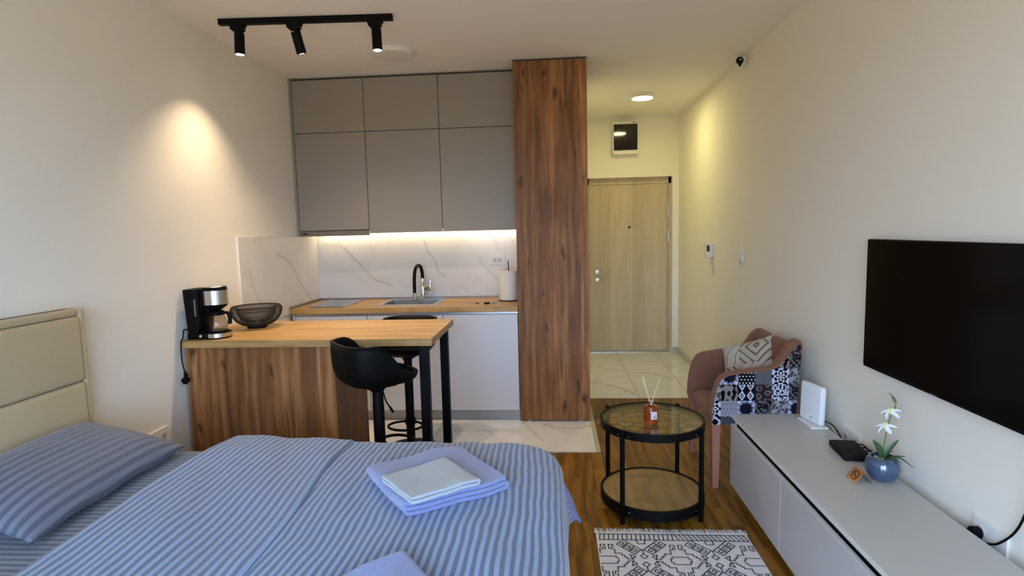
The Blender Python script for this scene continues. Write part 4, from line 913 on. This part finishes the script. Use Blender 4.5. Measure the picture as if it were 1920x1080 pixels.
for lx, ly_, bx0 in ((.888, 3.158, .0), (.888, 3.676, 0), (1.285, 3.158, .02), (1.285, 3.676, .02)):
    b = NB(); V = [b.verts.new((lx+s*w_+q, ly_+t_*w_, z)) for z, w_, q in ((0, .016, bx0), (.371, .023, 0)) for s, t_ in ((-1, -1), (1, -1), (1, 1), (-1, 1))]
    for f in ((3, 2, 1, 0), (4, 5, 6, 7), (0, 1, 5, 4), (1, 2, 6, 5), (2, 3, 7, 6), (3, 0, 4, 7)): b.faces.new([V[i] for i in f])
    fin('leg', b, LEGW, r)
# patchwork fabric: dense panels with the printed pattern as vertex colours
def inside(p, poly):
    c = False; j = len(poly)-1
    for i in range(len(poly)):
        (xi, yi), (xj, yj) = poly[i], poly[j]
        if (yi > p[1]) != (yj > p[1]) and p[0] < (xj-xi)*(p[1]-yi)/(yj-yi)+xi: c = not c
        j = i
    return c
NAVY, WHT, GRY, PLUM, LAVD, BRN = (.016, .014, .05), (.72, .72, .78), (.26, .25, .27), (.16, .12, .13), (.42, .43, .54), (.03, .012, .014)
def patch(kind, x, z):     # x,z in 0..1 in the patch
    cx_, cz_ = x-.5, z-.5; rr = math.hypot(cx_, cz_); an = math.atan2(cz_, cx_)
    if kind == 0: return LAVD if (abs(rr-.42-.04*math.sin(an*10)) < .05 or (rr > .5 and math.sin(x*19)*math.sin(z*19) > .1)) else ((.035, .035, .085) if rr < .4 and math.sin(an*14+rr*30) > -.3 else (.10, .10, .17) if rr < .4 else WHT)
    if kind == 1: return WHT if math.hypot((x*5+(.5 if int(z*5) % 2 else 0)) % 1-.5, (z*5) % 1-.5) < .24 else BRN
    if kind == 2: return GRY if (math.sin((x+z)*60)*math.sin((x-z)*60) > 0) else (.42, .42, .44)
    if kind == 3: return WHT if (rr*1.25 % .5 > .33) != (abs(math.sin(an*3)) > .6) else BRN
    if kind == 4: return (.50, .46, .44) if noise.noise(Vector((x*4.5, z*3.2, 7))) > -.05 else BRN
    if kind == 5:
        u, v = abs(((x*2) % 1)-.5), abs(((z*1.6) % 1)-.5); q = u*1.2+v
        return WHT if .28 < q < .52 or q < .13 else NAVY
    if kind == 6: return (.42, .36, .38) if abs(math.hypot(((x*2) % 1)-.5, ((z*2+(.5 if int(x*2) % 2 else 0)) % 1)-.5)-.26) < .08+.05*math.sin(an*8) else PLUM
    if kind == 7: return WHT if noise.noise(Vector((x*9, z*9, 1))) > -.08 else NAVY
    if kind == 8: return WHT if math.hypot((x*6) % 1-.5, (z*6) % 1-.5) > .52-.18*((int(x*6)+int(z*6)) % 2) else BRN if (int(x*7)+int(z*7)) % 2 else WHT
    if kind == 9: return (.36, .35, .36) if noise.noise(Vector((x*6, z*6, 4))) > .02 else (.10, .07, .09)
    if kind == 10: return WHT if min(abs(((x+z)*1.5) % 1-.5), abs(((x-z)*1.5) % 1-.5)) < .13 else NAVY
    if kind == 11: return (.55, .54, .56) if abs(math.sin(an*2+.7)) > .75 and rr < .5 or (rr*4) % 1 < .2 else (.28, .27, .29)
    if kind == 12: return WHT if ((x*8) % 1 > .5) != ((z*8) % 1 > .5) else BRN
    return GRY
LAY = [[10, 13, 13, 13, 13, 13], [3, 12, 0, 9, 11, 0], [11, 4, 5, 6, 7, 9], [0, 0, 1, 2, 3, 11], [3, 5, 1, 0, 4, 9], [7, 2, 12, 9, 3, 6]]
PVC = vcol('patchwork_print', .85, .15, .1)
def patch_panel(P0, du, dv, nu, nv, keep, lay_off=0):
    b = NB(); V = {}; cols = {}
    def vert(i, j):
        if (i, j) not in V:
            V[i, j] = b.verts.new(Vector(P0)+Vector(du)*i/nu+Vector(dv)*j/nv)
        return V[i, j]
    cl = b.loops.layers.color.new('col')
    for i in range(nu):
        for j in range(nv):
            if not keep((i+.5)/nu, (j+.5)/nv): continue
            f = b.faces.new((vert(i, j), vert(i+1, j), vert(i+1, j+1), vert(i, j+1)))
            a = (i+.5)/nu*Vector(du).length; h_ = (j+.5)/nv*Vector(dv).length
            ca, ch = (a+.040)/.0905, (h_+.045)/.0905; k = LAY[min(5, int(ch))][(int(ca)+lay_off) % 6]; c = patch(k, ca % 1, ch % 1)
            for l in f.loops: l[cl] = (*c, 1)
    return fin('patchwork', b, PVC, r)
SX_, SZ_ = 1.338-.858, .858-.372
cen = (1.08, .56)
INS = [(cen[0]+(x-cen[0])*.972, .372+(z-.372)*.962) for x, z in SIDE]
INS[7:14] = [(1.15, .672), (1.205, .690), (1.255, .742), (1.285, .787), (1.312, .815), (1.325, .822), (1.330, .812)]
pp = patch_panel((.858, YA0-.0012, .372), (SX_, 0, 0), (0, 0, SZ_), 190, 190, lambda u, v: inside((.858+SX_*u, .372+SZ_*v), INS))
patch_panel((.858, YA3+.0012, .372), (SX_, 0, 0), (0, 0, SZ_), 120, 120, lambda u, v: inside((.858+SX_*u, .372+SZ_*v), [(x, z if z < .68 else .68+(z-.68)*.6) for x, z in INS]), 2)
patch_panel((1.3195, YA0+.02, .39), (0, YA3-YA0-.04, 0), (.0190, 0, .37), 120, 100, lambda u, v: True, 3)
# cushion
r = thing('cushion', (1.16, 3.40, .46), 'cream and beige patterned cushion leaning in the brown armchair', 'cushion')
b = NB(); S_ = .345; cl = b.loops.layers.color.new('col')
Mc = Matrix.Translation((1.168, 3.455, .612)) @ Matrix.Rotation(.62, 4, 'Z') @ Matrix.Rotation(.42, 4, 'Y') @ Matrix.Rotation(-.38, 4, 'X')
def cus(sd):
    def fn(u, v):
        a, c = 2*u-1, 2*v-1; pin = 1-.07*(1-abs(a)**2)*0-.06*(abs(a)**2*(1-abs(c)**2)+abs(c)**2*(1-abs(a)**2)); e = max(0, (1-abs(a)**3)*(1-abs(c)**3))**.55
        return Mc @ Vector((sd*.052*e, a*S_/2*(1-.07*(1-c*c)), c*S_/2*(1-.07*(1-a*a))))
    return fn
def cus_col(u, v):
    a, c = u*1.5+.1, v*1.5+.2; fa, fc = abs(a % 1-.5), abs(c % 1-.5); q = fa+fc
    if (int(a)+int(c)) % 2: return (.40, .31, .20) if abs((q*4.2+.2) % 1-.5) < .13 else (.66, .63, .58)
    return (.50, .42, .31) if abs(math.sin((u+v*.55)*15+math.sin(v*14)*.5)) < .17 else (.70, .68, .64)
for sd in (-1, 1):
    N_ = 70; V = [[b.verts.new(cus(sd)(i/N_, j/N_)) for j in range(N_+1)] for i in range(N_+1)]
    for i in range(N_):
        for j in range(N_):
            f = b.faces.new((V[i][j], V[i+1][j], V[i+1][j+1], V[i][j+1])); c = cus_col((i+.5)/N_, (j+.5)/N_)
            for l in f.loops: l[cl] = (*c, 1)
bmesh.ops.remove_doubles(b, verts=b.verts, dist=.0004); fin('cover', b, vcol('cushion_print', .8, .1), r, smooth=180)
b = NB(); tube(b, [Mc @ Vector((0, a*S_/2*(1-.07*(1-c*c)), c*S_/2*(1-.07*(1-a*a)))) for a, c in [(-1+2*k/12, -1) for k in range(12)]+[(1, -1+2*k/12) for k in range(12)]+[(1-2*k/12, 1) for k in range(12)]+[(-1, 1-2*k/12) for k in range(12)]], .0025, 6, closed=True); fin('piping', b, plain('piping_cream', (.66, .62, .55), .8), r, smooth=60)

# ================================================================== BED
BX0, BX1, BY0, BY1 = -1.962, .0, .66, 2.262; ZS = .575
r = thing('bed', (-1.0, 1.46, 0), 'double bed with beige panelled headboard and blue striped sheet', 'bed')
HB = plain('bed_base_linen', (.50, .47, .39), .9, bmp=.2, bscale=400, spec=.1)
fin('base', bx(BX0, BX1-.03, BY0+.01, BY1-.02, .07, .32, bev=.01), HB, r, smooth=40)
for x in (BX0+.1, BX1-.13):
    for y in (BY0+.1, BY1-.12):
        b = NB(); disc(b, (x, y, 0), .025, 0, .0698, 12); fin('leg', b, BLK, r)
HX0, HX1, HY0, HY1, HZ = XL+.004, -1.966, .64, 2.240, 1.192
b = NB(); box(b, HX0, HX1-.03, HY0, HY1, .02, HZ, bev=.012, seg=3); box(b, HX0+.02, HX1-.005, HY0, HY0+.028, .02, HZ, bev=.010, seg=3); box(b, HX0+.02, HX1-.005, HY1-.028, HY1, .02, HZ, bev=.010, seg=3); box(b, HX0+.02, HX1-.005, HY0+.029, HY1-.029, HZ-.03, HZ, bev=.010, seg=3)
hbd = fin('headboard', b, HEADB, r, smooth=50)
for z0, z1 in ((.887, HZ-.031), (.60, .886), (.31, .599)):
    b = NB(); box(b, HX1-.032, HX1+.004, HY0+.029, HY1-.029, z0+.0005, z1-.0005, bev=.018, seg=4); fin('headboard_panel', b, HEADB, hbd, smooth=60)
# mattress with fitted sheet
b = NB()
def sheet(u, v):
    x = BX0+.004+(BX1-BX0-.008)*u; y = BY0+(BY1-BY0)*v
    ey = min(v, 1-v)*(BY1-BY0); ex_ = (1-u)*(BX1-BX0); e = min(ey, ex_); z = ZS-.03*max(0, 1-e/.05)**2+.003*noise.noise(Vector((x*6, y*6, 0)))
    return Vector((x, y, z))
grid(b, 60, 60, sheet, lambda u, v: ((BX1-BX0)*u, (BY1-BY0)*v)); ex = bmesh.ops.extrude_edge_only(b, edges=[e for e in b.edges if e.is_boundary])
for v in [g for g in ex['geom'] if isinstance(g, bmesh.types.BMVert)]: v.co.z = .325
fin('mattress', b, SHEET, r, smooth=50)
# duvet: draped sheet with a folded-back flap at the head end
dv = thing('duvet', (-.7, 1.46, ZS), 'blue satin striped duvet folded back across the bed', 'duvet')
XE, YE, YN, RHO = -.035, 2.225, .70, .06
def drop(e, flare):
    if e <= 0: return 0, 0
    if e < RHO*PI/2: return RHO*math.sin(e/RHO), RHO*(1-math.cos(e/RHO))
    k = e-RHO*PI/2; return RHO+flare*k, RHO+k*math.sqrt(1-flare*flare)
def wr(a, c):
    return .010*noise.noise(Vector((a*3.1, c*2.2, .3)))+.0075*noise.noise(Vector((a*9+c*2.5, c*2.6, 1.7)))+.0025*noise.noise(Vector((a*20, c*9, 4)))
RC = .16
def duv(a, c, lift=0.):
    if c >= (YE+YN)/2: cy_, sgn, qy = YE-RC, 1, c-(YE-RC)
    else: cy_, sgn, qy = YN+RC, -1, (YN+RC)-c
    qx = a-(XE-RC); px_, py_ = max(0, qx), max(0, qy); L_ = math.hypot(px_, py_); d_ = L_-RC
    z = ZS+.030+.020*min(1, max(0, (min(XE-a, YE-c, c-YN)+.12)/.30))+wr(a, c)+lift
    if d_ <= 0: return Vector((a, c, z))
    ux, uy = px_/L_, py_/L_; cor = 2*ux*uy
    bx_, by_ = min(a, XE-RC)+ux*RC, (cy_+sgn*uy*RC if qy > 0 else c)
    fl_ = .06+.46*cor*cor+.03*math.sin(a*14+c*11); o_, dn = drop(d_, max(0, fl_))
    return Vector((bx_+o_*ux, by_+o_*uy*sgn, max(z-dn, .03)))
A_0, A_1, C_0, C_1 = -1.335, .262, .36, 2.505
b = NB(); grid(b, 150, 190, lambda u, v: duv(A_0+(A_1-A_0)*u, C_0+(C_1-C_0)*v), lambda u, v: (A_0+(A_1-A_0)*u+.010*math.sin(5*v+2)+.010*noise.noise(Vector((u*7, v*9, 2)))+.004*noise.noise(Vector((u*20, v*26, 5))), v*2))
b.faces.ensure_lookup_table(); k_ = 0
for i in range(150):
    for j in range(190):
        a_, c_ = A_0+(A_1-A_0)*(i+.5)/150, C_0+(C_1-C_0)*(j+.5)/190; px_, py_ = a_-(XE-RC), c_-(YE-RC)
        if px_ > 0 and py_ > 0 and math.hypot(px_, py_)-RC > .085 and .25 < math.atan2(py_, px_) < 1.25: b.faces[k_].material_index = 1
        k_ += 1
o = fin('cover', b, DUV, dv, smooth=180); o.data.materials.append(DUVIN)
md = o.modifiers.new('t', 'SOLIDIFY'); md.thickness = .016; md.offset = -1; md.material_offset = 1; md.material_offset_rim = 0
def flap(u, v):
    c = .36+(2.42-.36)*v; x0 = -1.362+.012*math.sin(c*3); x1 = -.845+.065*(2.25-c)+.006*math.sin(c*9)
    if u < .08:
        k = (1-u/.08); p = duv(x0+.015, c, .024); p.x -= .022*math.sin(k*PI*.5)+.0; p.z -= .026*(1-math.cos(k*PI*.5))+.02*k*k; return p
    t_ = (u-.08)/.92; a = x0+.015+(x1-x0-.015)*t_; lift = .024*(1-.55*t_)+.004*noise.noise(Vector((a*5, c*3, 9)))
    if u > .985: lift *= .45
    return duv(a, c, lift)
b = NB(); grid(b, 90, 150, flap, lambda u, v: (-1.36+.53*u+.03*v, v*2))
o = fin('folded_flap', b, DUV, dv, smooth=180)
md = o.modifiers.new('t', 'SOLIDIFY'); md.thickness = .006; md.offset = -1
# pillow
r = thing('pillow', (-1.76, 1.83, ZS), 'blue satin striped pillow leaning against the headboard', 'pillow')
Mp = Matrix.Translation((-1.755, 1.832, ZS+.082)) @ Matrix.Rotation(.03, 4, 'Z') @ Matrix.Rotation(.24, 4, 'Y')
b = NB(); PLX, PLY = .46, .75
for sd in (1, -1):
    def pf(u, v):
        a, c = 2*u-1, 2*v-1; e = max(0, (1-abs(a)**2.6)*(1-abs(c)**3.2))**.60
        x, y = a*PLX/2*(1-.05*(1-c*c)), c*PLY/2*(1-.05*(1-a*a)); z = sd*(.082 if sd > 0 else .035)*e
        z += .006*noise.noise(Vector((x*9, y*7, sd)))*e
        if a > .93: z += .006*math.sin(c*9)
        return Mp @ Vector((x, y, z))
    grid(b, 50, 60, pf, lambda u, v: (PLX*u, PLY*v))
bmesh.ops.remove_doubles(b, verts=b.verts, dist=.0005); fin('cover', b, PILL, r, smooth=180)
# towels: serpentine folds swept across the width
def towel(name, c, rz, w_, d_, layers, th, m, label, zb, follow=1.):
    r = thing(name, (c[0], c[1], zb), label, 'towel', rz=rz)
    b = NB(); cl = []; gap = th*1.08; n = 26
    for k in range(layers):
        xs = [(-1+2*i/n) for i in range(n+1)]; xs = xs if k % 2 == 0 else xs[::-1]
        for s in xs: cl.append(Vector((s*(d_/2-gap*.6), 0, th*.5+gap*k)))
        if k < layers-1:
            sg = 1 if k % 2 == 0 else -1
            for q in (-.35, 0., .35): cl.append(Vector((sg*(d_/2-gap*.6+gap*.5*math.cos(q*PI)), 0, th*.5+gap*(k+.5)+gap*.5*math.sin(q*PI))))
    N_ = len(cl); nw = 44; rows = []
    for j in range(nw+1):
        y = -w_/2+w_*j/nw; top, bot = [], []
        for i, p in enumerate(cl):
            t_ = cl[min(i+1, N_-1)]-cl[max(i-1, 0)]; t_.normalize(); nn = Vector((-t_.z, 0, t_.x)); wv = .006*noise.noise(Vector((p.x*9, y*9, p.z*3+c[0]*7)))*(p.z/(th*layers)+.2)+.0011*noise.noise(Vector((p.x*160, y*160, p.z*60)))
            ey = 1-.05*abs(p.x/(d_/2))**5+.012*noise.noise(Vector((p.z*140, p.x*4, 2))); wx = c[0]+p.x*math.cos(rz)-y*math.sin(rz); wy = c[1]+p.x*math.sin(rz)+y*math.cos(rz); fo = (duv(wx, wy).z-ZT0)*follow; q = Vector((0, y*ey, wv+.0012+fo)); h_ = th*.5*(.93 if 0 < j < nw else .8)
            top.append(b.verts.new(p+nn*h_+q)); bot.append(b.verts.new(p-nn*h_+q))
        rows.append((top, bot))
    for (t0, b0), (t1_, b1) in zip(rows, rows[1:]):
        for i in range(N_-1): b.faces.new((t0[i], t0[i+1], t1_[i+1], t1_[i])); b.faces.new((b0[i], b1[i], b1[i+1], b0[i+1]))
        for i in (0, N_-1): b.faces.new((t0[i], t1_[i], b1[i], b0[i]))
    for tp, bt_ in (rows[0], rows[-1]):
        for i in range(N_-1): b.faces.new((tp[i], bt_[i], bt_[i+1], tp[i+1]))
    o = fin('folded_cloth', b, m, r, world=False, smooth=60); return r
ZT = ZT0 = ZS+.052
towel('bath_towel', (-.405, 1.822), .645, .345, .365, 3, .0145, LAV, 'folded lavender bath towel lying on the striped duvet', ZT)
towel('hand_towel', (-.402, 1.712), .72, .215, .245, 2, .011, WTER, 'folded white hand towel on top of the lavender towel', ZT+.0515)
towel('face_towel', (-.415, 1.20), .72, .22, .25, 2, .015, LAV, 'folded lavender towel alone near the edge of the bed', ZT)
